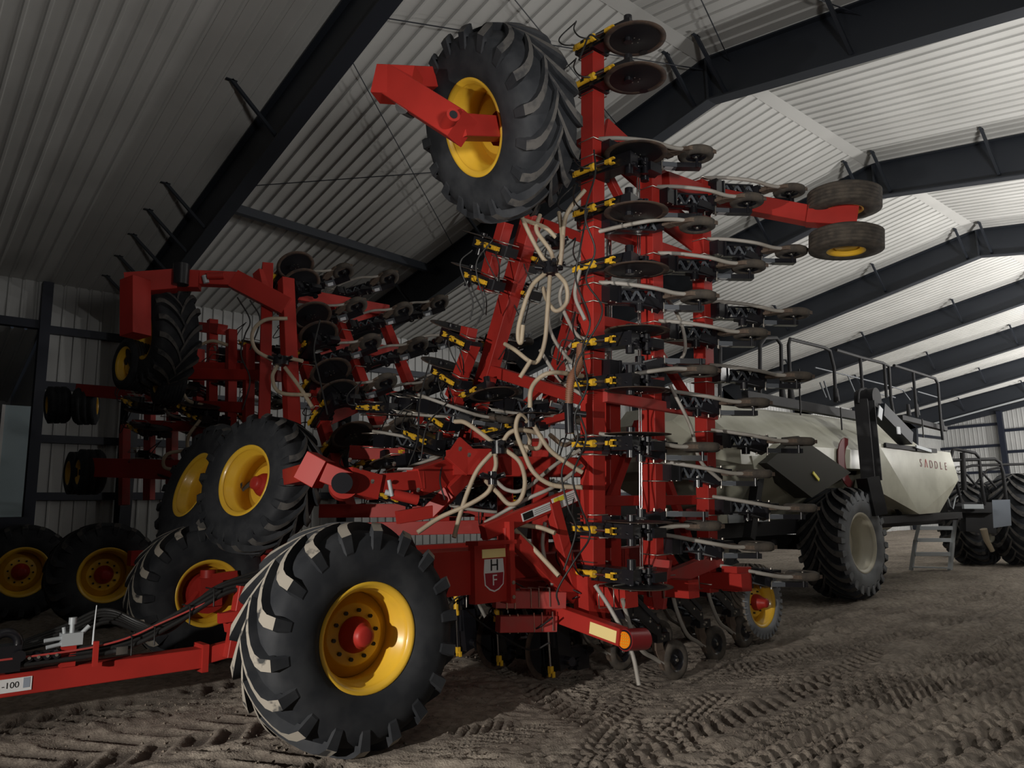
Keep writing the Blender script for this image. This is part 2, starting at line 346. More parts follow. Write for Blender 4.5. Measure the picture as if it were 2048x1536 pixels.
for X, l in zip(FX, FL):
    if X < 0: raft(X, l, ())
    elif X < 6: raft(X, l, (12.75, 16.53, 17.76, 19.03, 20.25, 21.47))
    else: raft(X, l, (4.85, 7.25, 7.95, 10.65, 14.45, 18.2))
b = MB().use('steel')
for s_, ye in ((1, YL), (-1, YN)): b.prism([(XE - .3, YR, Z0 - .08), (XE - .3, ye, roofz(ye) - .08), (XE - .3, ye, roofz(ye) - .48), (XE - .3, YR, Z0 - .48)], (.25, 0, 0))
trim(b, 60)
for k, y in enumerate((18.2, 10.2, 2.0)):
    b = MB().use('post'); b.box((XE - .45, y, roofz(y) / 2 - .2), (.3, .34, roofz(y) - .4)); trim(b, 61 + k)
b = MB().use('alu'); b.bar((56.8, YR - 5, roofz(YR - 5) - 1.03), (56.8, YR, Z0 - 1.0), .08); b.bar((56.8, YR, Z0 - 1.0), (56.8, 21, roofz(21) - 1.25), .09); tag(b.build('conduit_pipe'), 'pale grey conduit pipe along the last roof frame', 'pipe')
def ROOF(px, py, drop=0):
    r = ray(px, py); q = Z0 - CH - drop
    for s_, c in ((-1, 1), (1, -1)):
        t = (q - s_ * SL * YR) / (r.z - s_ * SL * r.y); p = CAMP + r * t
        if (p.y - YR) * c >= -.05: return p
b = MB().use('steel'); b.bar(Vector((5.5, 16.2, roofz(16.2) - .42)), Vector((12.0, 16.9, roofz(16.9) - .42)), .15, .2); tag(b.build('strut_tube'), 'dark square strut tube spanning between the two nearest roof frames', 'strut')
def rod(a, b_, label):
    b = MB().use('steel'); b.tube([a, b_], .011, 6); tag(b.build('brace_rod'), label, 'brace rod')
def R3(X, Y, d=.25): return Vector((X, Y, roofz(Y) - d))
def rodpx(p, q, X0, X1, label, d=.25):
    A, B = ROOF(*p, d), ROOF(*q, d); f = lambda X: A + (B - A) * ((X - A.x) / (B.x - A.x)); rod(f(X0), f(X1), label)
rodpx((500, 372), (850, 346), 5.4, 12.0, 'thin dark brace rod running behind the lower left of the top wheel')
rodpx((700, 115), (905, 490), 5.4, 12.0, 'thin dark brace rod dropping from the nearest frame toward the yellow cylinders')
rodpx((770, 36), (930, 62), 5.4, 12.0, 'thin dark brace rod entering behind the top of the raised wheel')
rodpx((1030, 0), (1075, 55), 5.4, 12.0, 'thin dark brace rod above the raised wheel near the picture top')
rodpx((1405, 5), (1455, 112), 5.4, 12.0, 'thin dark brace rod crossing the ridge above the second frame')
rodpx((1640, 0), (1700, 22), 5.4, 12.0, 'thin dark brace rod at the top right over the second frame')
b = MB().use('steel'); b.bar((5.5, 19.2, roofz(19.2) - 1.15), (7.6, 20.1, roofz(20.1) - .1), .07); tag(b.build('strut_bar'), 'short dark angled bar standing off the nearest roof frame above the far wheel arm', 'strut')
# door opening at far left: annex ceiling, back wall and a pale door leaf
b = MB().use('wallp'); 
annex = ribbed('ceiling_annex', -8, 3.25, None, [(YL + .1, 6.9), (YL + 5, 5.6)], 'wallp', pitch=.3, depth=.05, inward=(0, 0, -1)); annex.name = 'ceiling.001'
b = MB().use('wallp'); b.box((-2.3, YL + 5, 3), (12, .1, 6)); tag(b.build('wall_annex'), kind='structure')
b = MB().use('wallp'); b.box((3.4, YL + 2.6, 3.4), (.1, 5, 7)); tag(b.build('wall_annex_side'), kind='structure')
b = MB().use('post')
for z in (1.6, 3.05, 4.3): b.box((-2.3, YL + 4.85, z), (11, .15, .16))
trim(b, 70)
r_ = empty('door_leaf', (2.3, YL - .3, 0), 'pale blue vertical door panel in the dark opening at far left', 'door panel')
b = MB().use('bluish'); P = AY(12, 1040, YL - .4); 
zt = 4.78; b.box((2.86, YL - .4, 3.4), (.55, .12, 2.75)); b.build('upper_panel', r_)
b = MB().use('white'); b.box((2.56, YL - .46, 3.4), (.07, .1, 2.75)); b.build('upper_edge', r_)
b = MB().use('post'); b.box((2.0, YL - .35, 1.85), (2.6, .2, .34)); b.build('cross_rail', r_)
b = MB().use('white'); b.box((2.5, YL - .46, .85), (.10, .1, 1.7)); b.build('lower_edge', r_)

# ------------------------------------------------------------------ tires and wheels (local axle = Y, outer face = -Y)
def tire_mesh(R, W, rim, n=18, lugmat='dusty', dirn=1, lug_h=.052, body='rubber', ribs=0, sidem=None):
    b = MB().use(body); h = W / 2; Rc = R - lug_h
    prof = [(-.86 * h, rim), (-.97 * h, rim + (Rc - rim) * .14), (-1.0 * h, rim + (Rc - rim) * .4), (-.985 * h, rim + (Rc - rim) * .62), (-.93 * h, rim + (Rc - rim) * .8), (-.83 * h, Rc - .03 * R), (-.5 * h, Rc - .008 * R), (0, Rc)]
    if ribs:
        prof = prof[:6]; k = ribs
        for i in range(k):
            y0 = (-.8 + 1.6 * i / k) * h; y1 = (-.8 + 1.6 * (i + .66) / k) * h; prof += [(y0, R), (y1, R), (y1 + .01 * h, R - .03), ((-.8 + 1.6 * (i + .97) / k) * h, R - .03)]
        prof += [(-y, r) for y, r in prof[:6][::-1]]
    else: prof = prof + [(-y, r) for y, r in prof[:-1][::-1]]
    if sidem:
        b.lathe(prof[5:-5], 72); b.use(sidem); b.lathe(prof[:6], 72); b.lathe(prof[-6:], 72); b.use(body)
    else: b.lathe(prof, 72)
    if not ribs:
        for side in (-1, 1):
            for i in range(n):
                th0 = 2 * math.pi * (i + (.5 if side > 0 else 0)) / n
                # path from just past the centre line, curving round to the shoulder, then down the sidewall
                path = [(-.07, 0, 0, .9), (.05, .11, 0, .95), (.17, .21, 0, 1), (.32, .31, .0, 1.05), (.50, .40, .0, 1.1), (.68, .465, .006, 1.15), (.83, .50, .03, 1.2), (.93, .515, .09, 1.25), (.985, .52, .22, 1.1)]
                rings = []
                for j, (yy, a, dr, wm) in enumerate(path):
                    y = side * yy * h; th = th0 + dirn * a * (W / R) / .80
                    top = R - dr * R * .9
                    if j == len(path) - 1: top = Rc - .16 * R
                    base = min(top, Rc) - .05 * R
                    yt = y if j < 7 else side * h * (1.0 if j == 7 else 1.0)
                    hw = .038 * wm * (R / .9)
                    rg = []
                    for (rr, off, ysh) in ((base, -1.35, -.04), (top, -1, 0), (top, 1, 0), (base, 1.35, -.04)):
                        t2 = th + off * hw / R; y2 = yt + (side * ysh * h if j >= 6 else 0)
                        rg.append((rr * math.cos(t2), y2, rr * math.sin(t2)))
                    rings.append(rg)
                vs = [p for rg in rings for p in rg]; L = len(rings)
                b.use(body); b.add(vs, [(j * 4 + a_, j * 4 + a_ + 1, j * 4 + a_ + 5, j * 4 + a_ + 4) for j in range(L - 1) for a_ in (0, 2)], True); b.add(vs, [(0, 1, 2, 3), ((L - 1) * 4, (L - 1) * 4 + 1, (L - 1) * 4 + 2, (L - 1) * 4 + 3)])
                b.use(lugmat); b.add(vs, [(j * 4 + 1, j * 4 + 2, j * 4 + 6, j * 4 + 5) for j in range(L - 2)], True)
                b.use(sidem or body); j = L - 2; b.add(vs, [(j * 4, j * 4 + 1, j * 4 + 5, j * 4 + 4), (j * 4 + 2, j * 4 + 3, j * 4 + 7, j * 4 + 6)]) if sidem else None; b.add(vs, [(j * 4 + 1, j * 4 + 2, j * 4 + 6, j * 4 + 5)])
    return b
def rim_mesh(rim, W, key='yellow', dish=.02, flat=False):
    b = MB().use(key); h = W / 2
    out = [(-.80 * h, rim * .90), (-.885 * h, rim * .955), (-.90 * h, rim * 1.01), (-.875 * h, rim * 1.035), (-.85 * h, rim * 1.0)]
    b.lathe(out + [(0, rim * .99), (.85 * h, rim * 1.0), (.875 * h, rim * 1.035), (.90 * h, rim * 1.01), (.885 * h, rim * .955), (.80 * h, rim * .90)], 64)
    b.lathe([(-.885 * h, rim * .955), (-.80 * h, rim * .925), (-.77 * h, rim * .905), (-.64 * h, rim * .90), (-.62 * h, rim * .86), (-.45 * h, rim * .855), (-.43 * h, rim * .815), (-.2 * h, rim * .81), (dish, rim * .81), (.5 * h, rim * .86), (.8 * h, rim * .90), (.885 * h, rim * .955)], 64)
    b.lathe([(dish, rim * .812), (dish - .02, rim * .79), (dish - .05, rim * .62), (dish - .075, rim * .60), (dish - .08, rim * .57), (dish - .08, .001)], 64)
    b.lathe([(dish + .03, rim * .812), (dish - .03, rim * .57), (dish - .03, .001)], 48)
    return b
def axis_at(px, py, ratio, dx, dy):                   # axle direction of a wheel whose face shows this width/height ratio
    r = ray(px, py).normalized(); l = (R_ * dx + D_ * dy); l = (l - r * l.dot(r)).normalized()
    return -r * ratio + l * math.sqrt(1 - ratio * ratio)
def wheel(parent, name, c, axis_out, R=.905, W=.72, rim=.42, n=18, lugmat='dusty', dirn=1, roll=0, dish=.0, hub='cone', body='rubber', ribs=0, side=None, key='yellow', up=(0, 0, 1), bolts=10):
    ax = Vector(axis_out).normalized(); za = Vector(up); xa = (-ax).cross(za).normalized(); mw = frame(c, xa, za - ax * ax.dot(za)) @ Matrix.Rotation(roll, 4, 'Y')
    ck = ('rim', R, W, rim, dish, key); 
    o = cached(ck, lambda: rim_mesh(rim, W, key, dish), name); o.matrix_basis = mw; attach(o, parent)
    t = cached(('tire', R, W, rim, n, lugmat, dirn, body, ribs, side), lambda: tire_mesh(R, W, rim, n, lugmat, dirn, body=body, ribs=ribs, sidem=side, lug_h=.066 * R / .9), 'tire'); t.parent = o
    if hub == 'cone':
        b = MB().use('red').lathe([(dish - .075, rim * .34), (dish - .10, rim * .345), (dish - .13, rim * .33), (dish - .20, rim * .23), (dish - .215, rim * .2), (dish - .26, rim * .19), (dish - .275, rim * .12), (dish - .275, .001)], 40); b.build('hub').parent = o
    if bolts:
        b = MB().use('black')
        for i in range(bolts):
            a = 2 * math.pi * (i + .3) / bolts; r = rim * .46; b.cyl((r * math.cos(a), dish - .07, r * math.sin(a)), (r * math.cos(a), dish - .105, r * math.sin(a)), .017 * rim / .42, 6)
        b.build('wheel_nuts').parent = o
    return o
CACHE = {}
def cached(k, fn, name):
    if k not in CACHE: CACHE[k] = fn().build(name); return CACHE[k]
    o = bpy.data.objects.new(name, CACHE[k].data); COL.objects.link(o); return o

# ------------------------------------------------------------------ opener templates (x trails, -z towards the soil)
def arc(c, r, a0, a1, n=10, plane='xz'):
    return [(c[0] + r * math.cos(a0 + (a1 - a0) * i / n), c[1], c[2] + r * math.sin(a0 + (a1 - a0) * i / n)) for i in range(n + 1)]
def t1(key, s, low=0):
    b = MB().use('black')
    b.box((-.02, 0, -.125), (.30, .15, .05)); b.box((-.02, 0, .115), (.30, .13, .03)); b.box((-.135, 0, -.16), (.06, .11, .50)); b.box((.0, 0, -.2), (.22, .10, .12))
    b.prism([(-.16, -.075, .10), (-.08, -.075, .14), (.04, -.075, -.14), (.08, -.075, -.62), (-.10, -.075, -.66), (-.14, -.075, -.3)], (0, .15, 0))
    b.cyl((-.01, -.17, -.56), (-.01, .15, -.56), .048, 14)
    b.box((.20, 0, -.50), (.34, .13, .10)); b.box((.30, .02, -.62), (.20, .10, .16)); b.bar((.05, .05, -.42), (.42, .05, -.60), .04, .07); b.cyl((.34, -.09, -.5), (.34, .11, -.5), .05, 12); b.cyl((.2, -.08, -.62), (.2, .1, -.62), .035, 10); b.bar((.1, -.05, -.62), (.44, -.05, -.50), .03, .05)
    b.tube(arc((.12, 0, -.60), .062, -1.9, 2.0), .022, 8)
    b.box((.05, 0, -.56), (.12, .05, .05)); b.tube([(-.07, 0, -.50), (-.10, .02, -.58), (-.02, .06, -.66)], .022)
    b.use('bolt')
    for y in (-.105, .105): b.tube([(-.115, y, -.12), (-.115, y, .12), (.115, y, .12), (.115, y, -.12)], .008, 6)
    for z in (-.06, -.3, -.5): b.cyl((-.08, -.065, z), (-.08, .065, z), .014, 8)
    o = b.build('coulter_arm'); pcs = []
    b = MB().use('cyl'); b.tube([(-.2, .0, .05), (-.2, 0, -.21)], .034, 10); b.box((-.2, 0, .06), (.05, .05, .05)); b.cyl((-.2, 0, -.16), (-.2, 0, -.215), .042, 12); b.box((-.2, -.01, .10), (.018, .03, .05)); b.box((-.2, .02, .10), (.018, .02, .05))
    b.use('ink').box((-.234, 0, -.05), (.006, .035, .05)); b.use('ink').box((-.2, -.034, -.05), (.03, .006, .055)); b.use('chrome').tube([(-.2, 0, -.21), (-.18, 0, -.37 - low)], .013, 8)
    b.use('cyl').box((-.178, 0, -.40 - low), (.045, .045, .07)); b.box((-.165, -.03, -.45 - low), (.035, .016, .06)); b.box((-.165, .03, -.45 - low), (.035, .016, .06)); pcs.append(b.build('hydraulic_cylinder'))
    b = MB(); cy, cz, cx = .10 * s, -.60, .06
    if low: cy, cz = .28, -.48
    mw = Matrix.Translation((cx, cy, cz))
    b.use('rust').lathe([(-.003, .355), (-.006, .285), (.006, .285), (.003, .355), (-.003, .355)], 48); b.use('disc').lathe([(-.006, .29), (-.008, .10), (-.02, .07), (-.02, .001)], 48); b.lathe([(.006, .29), (.008, .10), (.02, .07), (.02, .001)], 48)
    b.use('bolt')
    for k in range(5): a = k * 1.257; b.cyl((.055 * math.cos(a), -.012 - .01, .055 * math.sin(a)), (.055 * math.cos(a), .024, .055 * math.sin(a)), .008, 6)
    d = b.build('coulter_disc'); d.data.transform(mw); pcs.append(d)
    b = MB().use('bhose'); b.tube(spline([(-.2, -.03, .09), (-.3, -.05, .2), (-.26, -.2 * s, .3), (-.1, -.42, .18)]), .009, 6); b.tube(spline([(-.2, .02, -.2), (-.32, .0, -.1), (-.30, -.16, .02), (-.13, -.40, .15)]), .009, 6)
    b.use('chrome').tube([(-.2, -.035, .10), (-.215, -.06, .14)], .012, 6); pcs.append(b.build('hydraulic_hose'))
    for p in pcs: p.parent = o
    register(key, o)
def t2(key, s):
    b = MB().use('black')
    b.box((.14, 0, -.11), (.20, .19, .24)); b.box((.13, 0, .03), (.2, .19, .025)); b.box((.205, 0, -.12), (.03, .2, .25))
    A, B_ = Vector((.22, 0, -.14)), Vector((.60, 0, -.42))
    for y in (-.072, .072):
        o_ = Vector((0, y, 0)); b.bar(A + o_, B_ + o_, .022, .09); b.bar(A + o_ + Vector((.03, 0, .11)), B_ + o_ + Vector((.03, 0, .10)), .022, .05)
    nz_ = 6
    for i in range(nz_):
        p = A.lerp(B_, i / nz_); q = A.lerp(B_, (i + 1) / nz_); y = .07 * (-1) ** i; b.use('gsteel').bar(p + Vector((0, y, -.03)), q + Vector((0, -y, -.03)), .014, .03); b.use('black').bar(p + Vector((0, -y, -.0)), q + Vector((0, y, -.0)), .02, .05)
    b.box((.63, 0, -.44), (.07, .14, .16)); b.box((.72, -.03, -.50), (.22, .05, .09))
    b.cyl((.47, .04 * s, -.30), (.47, .17 * s, -.30), .055, 14); b.bar((.40, .07 * s, -.22), (.60, .12 * s, -.44), .05, .09); b.bar((.56, .12 * s, -.40), (.72, .12 * s, -.50), .05, .08)
    b.bar((.84, .12 * s, -.57), (1.06, .12 * s, -.76), .06, .12); b.bar((.50, .05 * s, -.34), (.66, .12 * s, -.46), .10, .14); b.cyl((.98, .15 * s, -.77), (.98, -.02, -.77), .018, 8)
    b.use('bolt')
    for y in (-.105, .105): b.tube([(.115, y, .12), (-.115, y, .12), (-.115, y, -.12), (.115, y, -.12)], .008, 6)
    for x, z in ((.08, -.2), (.18, -.2), (.08, .0), (.18, .0)): b.cyl((x, -.10, z), (x, .10, z), .014, 8)
    for x, z in ((.60, -.38), (.66, -.5), (.47, -.30), (.70, -.48)): b.cyl((x, -.09, z), (x, .18 * s, z), .013, 8)
    o = b.build('opener_frame'); pcs = []
    b = MB().use('gsteel').bar((.68, .12 * s, -.47), (.88, .12 * s, -.60), .055, .11); b.use('label'); b.bar((.715, .12 * s, -.492), (.80, .12 * s, -.548), .058, .08); pcs.append(b.build('packer_arm'))
    b = MB(); mw = Matrix.Translation((.96, 0, -.77))
    b.use('prub').lathe([(-.035, .12), (-.05, .14), (-.052, .175), (-.035, .205), (0, .215), (.035, .205), (.052, .175), (.05, .14), (.035, .12)], 36); b.use('black').lathe([(-.035, .125), (-.01, .10), (-.01, .05), (-.03, .04), (-.03, .001)], 28); b.lathe([(.035, .125), (.01, .10), (.01, .05), (.03, .04), (.03, .001)], 28); b.use('bolt').cyl((0, -.045, 0), (0, .045, 0), .018, 8)
    d = b.build('packer_wheel'); d.data.transform(mw); pcs.append(d)
    b = MB().use('boot'); b.prism([(.62, -.02, -.52), (.72, -.02, -.50), (.80, -.02, -.72), (.98, -.02, -.90), (1.07, -.02, -.98), (.92, -.02, -.97), (.74, -.02, -.84), (.64, -.02, -.66)], (0, .045, 0)); b.box((.68, 0, -.58), (.12, .06, .1)); b.use('bolt').bar((.82, -.028, -.84), (.93, -.028, -.93), .008, .015); pcs.append(b.build('seed_boot'))
    b = MB().use('whose'); b.tube(spline([(-.02, -.14 * s, -.02), (.12, -.10 * s, -.30), (.36, -.04 * s, -.58), (.60, 0, -.70), (.80, 0, -.80)]), .025, 8); pcs.append(b.build('seed_hose'))
    for p in pcs: p.parent = o
    register(key, o)
t1('c+', 1); t1('c-', -1); t1('cg', 1, .24); t2('s+', 1); t2('s-', -1)

# ------------------------------------------------------------------ nearest seeder
def red(parent, name, *bars, key='red', bev=.006):
    for q in bars: o = MB().use(key).bar(*q[:2], *(q[2:] if len(q) > 2 else (.16,)), bev=bev).build(name, parent)
    return o
S1 = empty('air_seeder', (5.5, 8.0, 0), 'large red folded seeder in front, tall wing upright, on big yellow rimmed tires', 'seeder')
wheel(S1, 'front_wheel', (3.18, 5.76, .90), (0, -1, 0), dirn=1, roll=.05)
wheel(S1, 'front_wheel', (3.62, 10.6, .90), (0, -1, 0), dirn=1, roll=.16, hub=None)
class Wing:
    def __init__(s, root, base, top, outy, rows):       # base, top: points on the front tool bar
        s.root = root; s.O = Vector(base); s.w = (Vector(top) - s.O); s.L = s.w.length; s.w.normalize(); s.rows = rows
        s.d = Vector((0, -s.w.z, s.w.y)) * (1 if outy < 0 else -1); s.d = (s.d - s.w * s.d.dot(s.w)).normalized()
    def P(s, x, h, d=0): return s.O + Vector((x, 0, 0)) + s.w * h + s.d * d
    def hz(s, z): return (z - s.O.z) / s.w.z
    def put(s, key, x, h): return stamp(key, s.root, frame(s.P(x, h), (1, 0, 0), -s.d))
W1 = Wing(S1, (6.2, 5.86, .80), (6.2, 5.50, 7.28), -1, (0, 1.08, 2.15))
hr = W1.hz
# three upright tool bars and the ribs that tie them
red(S1, 'tool_bar', (W1.P(0, -.05), W1.P(0, hr(7.28)), .2))
red(S1, 'tool_bar', (W1.P(1.08, -.1), W1.P(1.08, hr(6.15)), .2))
red(S1, 'tool_bar', (W1.P(2.15, 0), W1.P(2.15, hr(6.25)), .19))
for z, k in ((6.2, 'red'), (5.2, 'red'), (4.05, 'red'), (1.95, 'red')):
    red(S1, 'cross_rib', (W1.P(-.02, hr(z), -.16), W1.P(2.2, hr(z), -.16), .16, .12))
red(S1, 'cross_rib', (W1.P(.06, hr(3.12), .13), W1.P(2.2, hr(3.05), .13), .08, .12), key='dred')
red(S1, 'cross_rib', (W1.P(.95, hr(1.02), .16), W1.P(2.25, hr(1.22), .10), .12, .18), key='dred')
red(S1, 'hinge_plate', (W1.P(1.0, hr(1.28), .13), W1.P(1.0, hr(.72), .13), .34, .06, (1, 0, 0), .14), key='dred')
for a, b_ in (((.1, 6.3), (1.0, 5.3)), ((1.15, 6.2), (2.1, 5.4)), ((.1, 4.4), (1.0, 5.1)), ((1.2, 4.0), (2.1, 3.2)), ((.1, 1.3), (1.0, 2.9)), ((1.15, 2.9), (2.1, 1.2)), ((1.2, 1.6), (1.9, .9))):
    red(S1, 'diagonal_brace', (W1.P(a[0], hr(a[1]), -.16), W1.P(b_[0], hr(b_[1]), -.16), .09, .1))
red(S1, 'fold_plate', (W1.P(.3, hr(6.35), -.1), W1.P(1.4, hr(6.0), -.1), .05, .55), (W1.P(1.1, hr(5.75), -.1), W1.P(2.15, hr(5.5), -.1), .05, .45))
red(S1, 'fold_cylinder', (W1.P(.62, hr(.9), -.3), W1.P(.62, hr(3.2), -.3), .19, .19))
b = MB().use('chrome'); b.tube([W1.P(.62, hr(3.2), -.3), W1.P(.62, hr(5.6), -.3)], .035, 10); b.tube([W1.P(.75, hr(1.2), .05), W1.P(.75, hr(6.2), .05)], .009, 6); b.tube([W1.P(.79, hr(1.2), .05), W1.P(.79, hr(6.2), .05)], .009, 6); b.build('steel_lines', S1)
for i, z in enumerate((7.30, 6.82, 5.72, 5.24, 4.58, 3.70, 3.25, 2.58, 1.66, 1.20)):
    W1.put('c-' if i in (0, 2, 5, 7, 8) and i != 0 else 'c+', 0, hr(z))
for i in range(6): W1.put('s-' if i % 2 else 's+', 0, hr(6.03 - .865 * i))
for i in range(6): W1.put('s+', 1.08, hr(5.74 - .862 * i))
for i in range(7): W1.put('s+', 2.15, hr(6.16 - .858 * i))
# rear gauge wheels of the raised wing
g0, g1, g2, g3 = AX(1330, 362, 7.5), AX(1440, 400, 8.7), AX(1618, 432, 9.35), AX(1714, 436, 9.6)
red(S1, 'gauge_arm', (g0, g1, .14, .22), (g1 - V(.1, 0, 0), g2, .18, .24))
red(S1, 'gauge_arm_end', (g2 - V(.05, 0, 0), g3, .22, .27))
gx = axis_at(1690, 490, .30, 0, 1)
for px_, py_, s_, l_ in ((1688, 402, 1, None), (1692, 483, -1, None)):
    wheel(S1, 'gauge_wheel', AX(px_, py_, 9.55), gx, R=.46, W=.30, rim=.235, body='prub', ribs=5, up=(1, 0, 0), hub=None, bolts=0, dish=-.01)
# raised castor wheel on its cranked arm, upper left
wc = AD(938, 247, 7.5)
RW = wheel(S1, 'castor_wheel', AD(994, 252, 7.45), axis_at(950, 250, .60, -1, .10), R=.93, W=.70, rim=.45, lugmat='lug', dirn=-1, hub=None, dish=.05, bolts=0, roll=.1)
A0, A1, A2, A3 = AD(778, 165, 7.0), AD(815, 170, 6.85), AD(925, 258, 6.55), AD(1000, 255, 7.05)
red(S1, 'castor_arm', (A0, A2, .24, .26), (AD(880, 160, 7.6), AD(775, 158, 7.05), .18, .2))
red(S1, 'castor_head', (AD(757, 168, 7.0), AD(832, 172, 6.9), .22, .28))
red(S1, 'castor_axle', (AD(915, 254, 6.62), AD(1000, 258, 7.12), .16, .2))
b = MB().use('red'); c = AD(1000, 258, 7.15); ax = (AD(1000, 258, 7.15) - AD(915, 254, 6.62)).normalized(); b.cyl(c, c + ax * .06, .17, 8); b.build('axle_flange', S1); b = MB().use('red'); p = AD(897, 244, 6.47); nrm = Vector((-.3, -.95, 0)); b.cyl(p + nrm * -.05, p + nrm * .13, .06, 20); b.use('black'); b.cyl(p + nrm * .1, p + nrm * .135, .036, 16); b.build('pivot_tube', S1); b = MB().use('black'); b.cyl(AD(805, 212, 6.9), AD(822, 222, 7.2), .07, 14); b.build('pivot_pin', S1)
# foot of the frame beside the near wheel
red(S1, 'main_frame', ((6.2, 5.3, .95), (6.2, 10.8, .95), .2), (V(7.28, 5.3, .95), V(7.28, 10.8, .95), .2), (V(8.35, 5.3, .95), V(8.35, 10.8, .95), .2), ((4.6, 6.6, 1.25), (8.5, 6.6, 1.25), .25), ((4.6, 8.2, 1.25), (8.5, 8.2, 1.25), .3), ((4.3, 10.2, 1.25), (8.5, 10.2, 1.25), .25))
b = MB().use('red'); b.box((4.5, 6.25, 1.28), (1.1, .5, .42)); b.box((4.86, 5.98, 1.26), (.46, .10, .56)); b.box((5.06, 5.93, 1.36), (.06, .14, .80)); b.box((4.87, 5.96, 1.56), (.5, .2, .04)); b.use('bolt')
for z in (1.02, 1.16): b.cyl((5.06, 5.88, z), (5.06, 5.85, z), .02, 10)
b.build('castor_housing', S1)
red(S1, 'castor_leg', ((3.35, 6.35, 1.2), (4.6, 6.35, 1.3), .3, .32), ((3.18, 6.25, .9), (3.3, 6.3, 1.3), .25))
red(S1, 'tow_bracket', ((4.80, 6.0, 1.66), (6.2, 5.95, 2.07), .10, .16), ((5.07, 5.97, 1.7), (5.07, 6.0, .98), .12, .12), ((5.16, 5.95, 1.58), (5.95, 5.92, .93), .12, .14), ((5.72, 5.95, 1.95), (6.02, 5.93, .95), .12, .14), bev=.01)
b = MB().use('red'); b.prism([W1.P(-.16, .9, .02), W1.P(-.02, 1.25, .02), W1.P(-.02, 1.8, .02), W1.P(-.2, 1.35, .02)], (0, -.02, 0)); b.build('hinge_plate', S1); b = MB().use('red'); b.box((6.15, 5.82, .92), (.34, .22, .5)); b.prism([(6.0, 5.78, .72), (6.32, 5.78, .72), (6.26, 5.78, .60), (6.08, 5.78, .60)], (0, .2, 0)); b.build('hinge_block', S1)
red(S1, 'ubolted_tube', ((5.05, 6.15, .98), (5.75, 5.85, .93), .14, .17), ((5.05, 6.1, .74), (5.65, 5.9, .70), .14, .16), key='dred')
b = MB().use('bolt')
for x in (5.12, 5.2, 5.36, 5.44, 5.55): y_ = 6.15 - (x - 5.05) * .43; b.bar((x, y_ - .085, .88), (x, y_ - .085, 1.07), .010); b.bar((x, y_ - .085, 1.07), (x, y_ + .08, 1.07), .010); b.bar((x + .02, y_ - .10, .64), (x + .02, y_ - .10, .83), .010)
b.build('u_bolts', S1)
b = MB().use('white'); b.box((6.22, 5.70, 1.02), (.14, .012, .05)); b.build('white_decal', S1)
# bumper with reflector and round amber lamp
pb0, pb1 = AD(1103, 1222, 8.0), AD(1246, 1274, 7.3)
red(S1, 'bumper_bar', (pb0, pb1, .13, .17), (AD(1103, 1195, 8.0), AD(1103, 1245, 8.0), .15, .15))
def decal(parent, name, a, b_, hgt, key, off, up=(0, 0, 1), label=None):
    bb = MB().use(key); bb.bar(Vector(a) + Vector(off), Vector(b_) + Vector(off), .006, hgt, up=up); o = bb.build(name, parent)
    if label: o['label'] = label
    return o
dn = (pb1 - pb0).normalized(); sd = dn.cross(Vector((0, 0, 1))).normalized(); sd = sd if sd.dot(CAMP - pb0) > 0 else -sd
decal(S1, 'reflector_strip', pb0.lerp(pb1, .62), pb0.lerp(pb1, .97), .115, 'reflect', sd * .070, label='bright orange and white reflective strip')
lc = AD(1266, 1279, 7.32); la = axis_at(1262, 1279, .74, -1, .06)
b = MB().use('lamp_red'); b.cyl(lc - la * .16, lc + la * .12, .105, 32); b.build('lamp_housing', S1)
b = MB().use('black'); b.cyl(lc + la * .119, lc + la * .123, .094, 32); b.use('orange'); b.cyl(lc + la * .121, lc + la * .130, .078, 32)
u_ = la.cross(Vector((0, 0, 1))).normalized()
b.use('yellow')
for i in range(-2, 3):
    for j in range(-2, 3):
        if i * i + j * j < 7: p = lc + la * .131 + u_ * (i * .026) + Vector((0, 0, j * .026)); b.cyl(p, p + la * .004, .007, 8)
tag(b.build('lamp_lens', S1), 'round amber lamp lens with dotted face')
# decals on the housing: amber reflector and the two-tone shield
hb = 5.925
b = MB().use('reflect'); b.box((4.87, hb, 1.455), (.30, .008, .085)); tag(b.build('reflector_strip', S1), 'bright yellow reflector above the shield')
b = MB().use('white'); sh = [(-.12, .13), (.12, .13), (.13, .0), (.12, -.12), (.06, -.17), (0, -.19), (-.06, -.17), (-.12, -.12), (-.13, 0)]
def shp(pts, y, cx=4.87, cz=1.27): return [(cx + x, y, cz + z) for x, z in pts]
b.prism(shp(sh, hb), (0, .006, 0)); b.use('crim'); b.prism(shp([(-.118, -.005), (.118, -.005), (.108, -.115), (.052, -.158), (0, -.175), (-.052, -.158), (-.108, -.115)], hb - .002), (0, .002, 0)); tag(b.build('shield_emblem', S1), 'white and crimson shield reading H over F')
mt = lambda x, z: frame((x, hb - .006, z), (1, 0, 0), (0, -1, 0))
textmesh('letter_h', 'H', .16, .001, 'ink', S1, mt(4.87, 1.335)); textmesh('letter_f', 'F', .15, .001, 'white', S1, mt(4.87, 1.19))
q0, q1 = Vector((4.80, 6.0, 1.66)), Vector((6.2, 5.95, 2.07))
decal(S1, 'warning_decal', q0.lerp(q1, .33), q0.lerp(q1, .62), .085, 'white', (0, -.055, .0)); decal(S1, 'warning_decal_header', q0.lerp(q1, .34), q0.lerp(q1, .435), .07, 'ink', (0, -.058, 0))
decal(S1, 'warning_decal', q0.lerp(q1, .64), q0.lerp(q1, .89), .13, 'white', (0, -.055, .0)); decal(S1, 'yellow_caution_band', q0.lerp(q1, .65), q0.lerp(q1, .755), .05, 'yel2', (0, -.058, .035))
b = MB().use('ink')
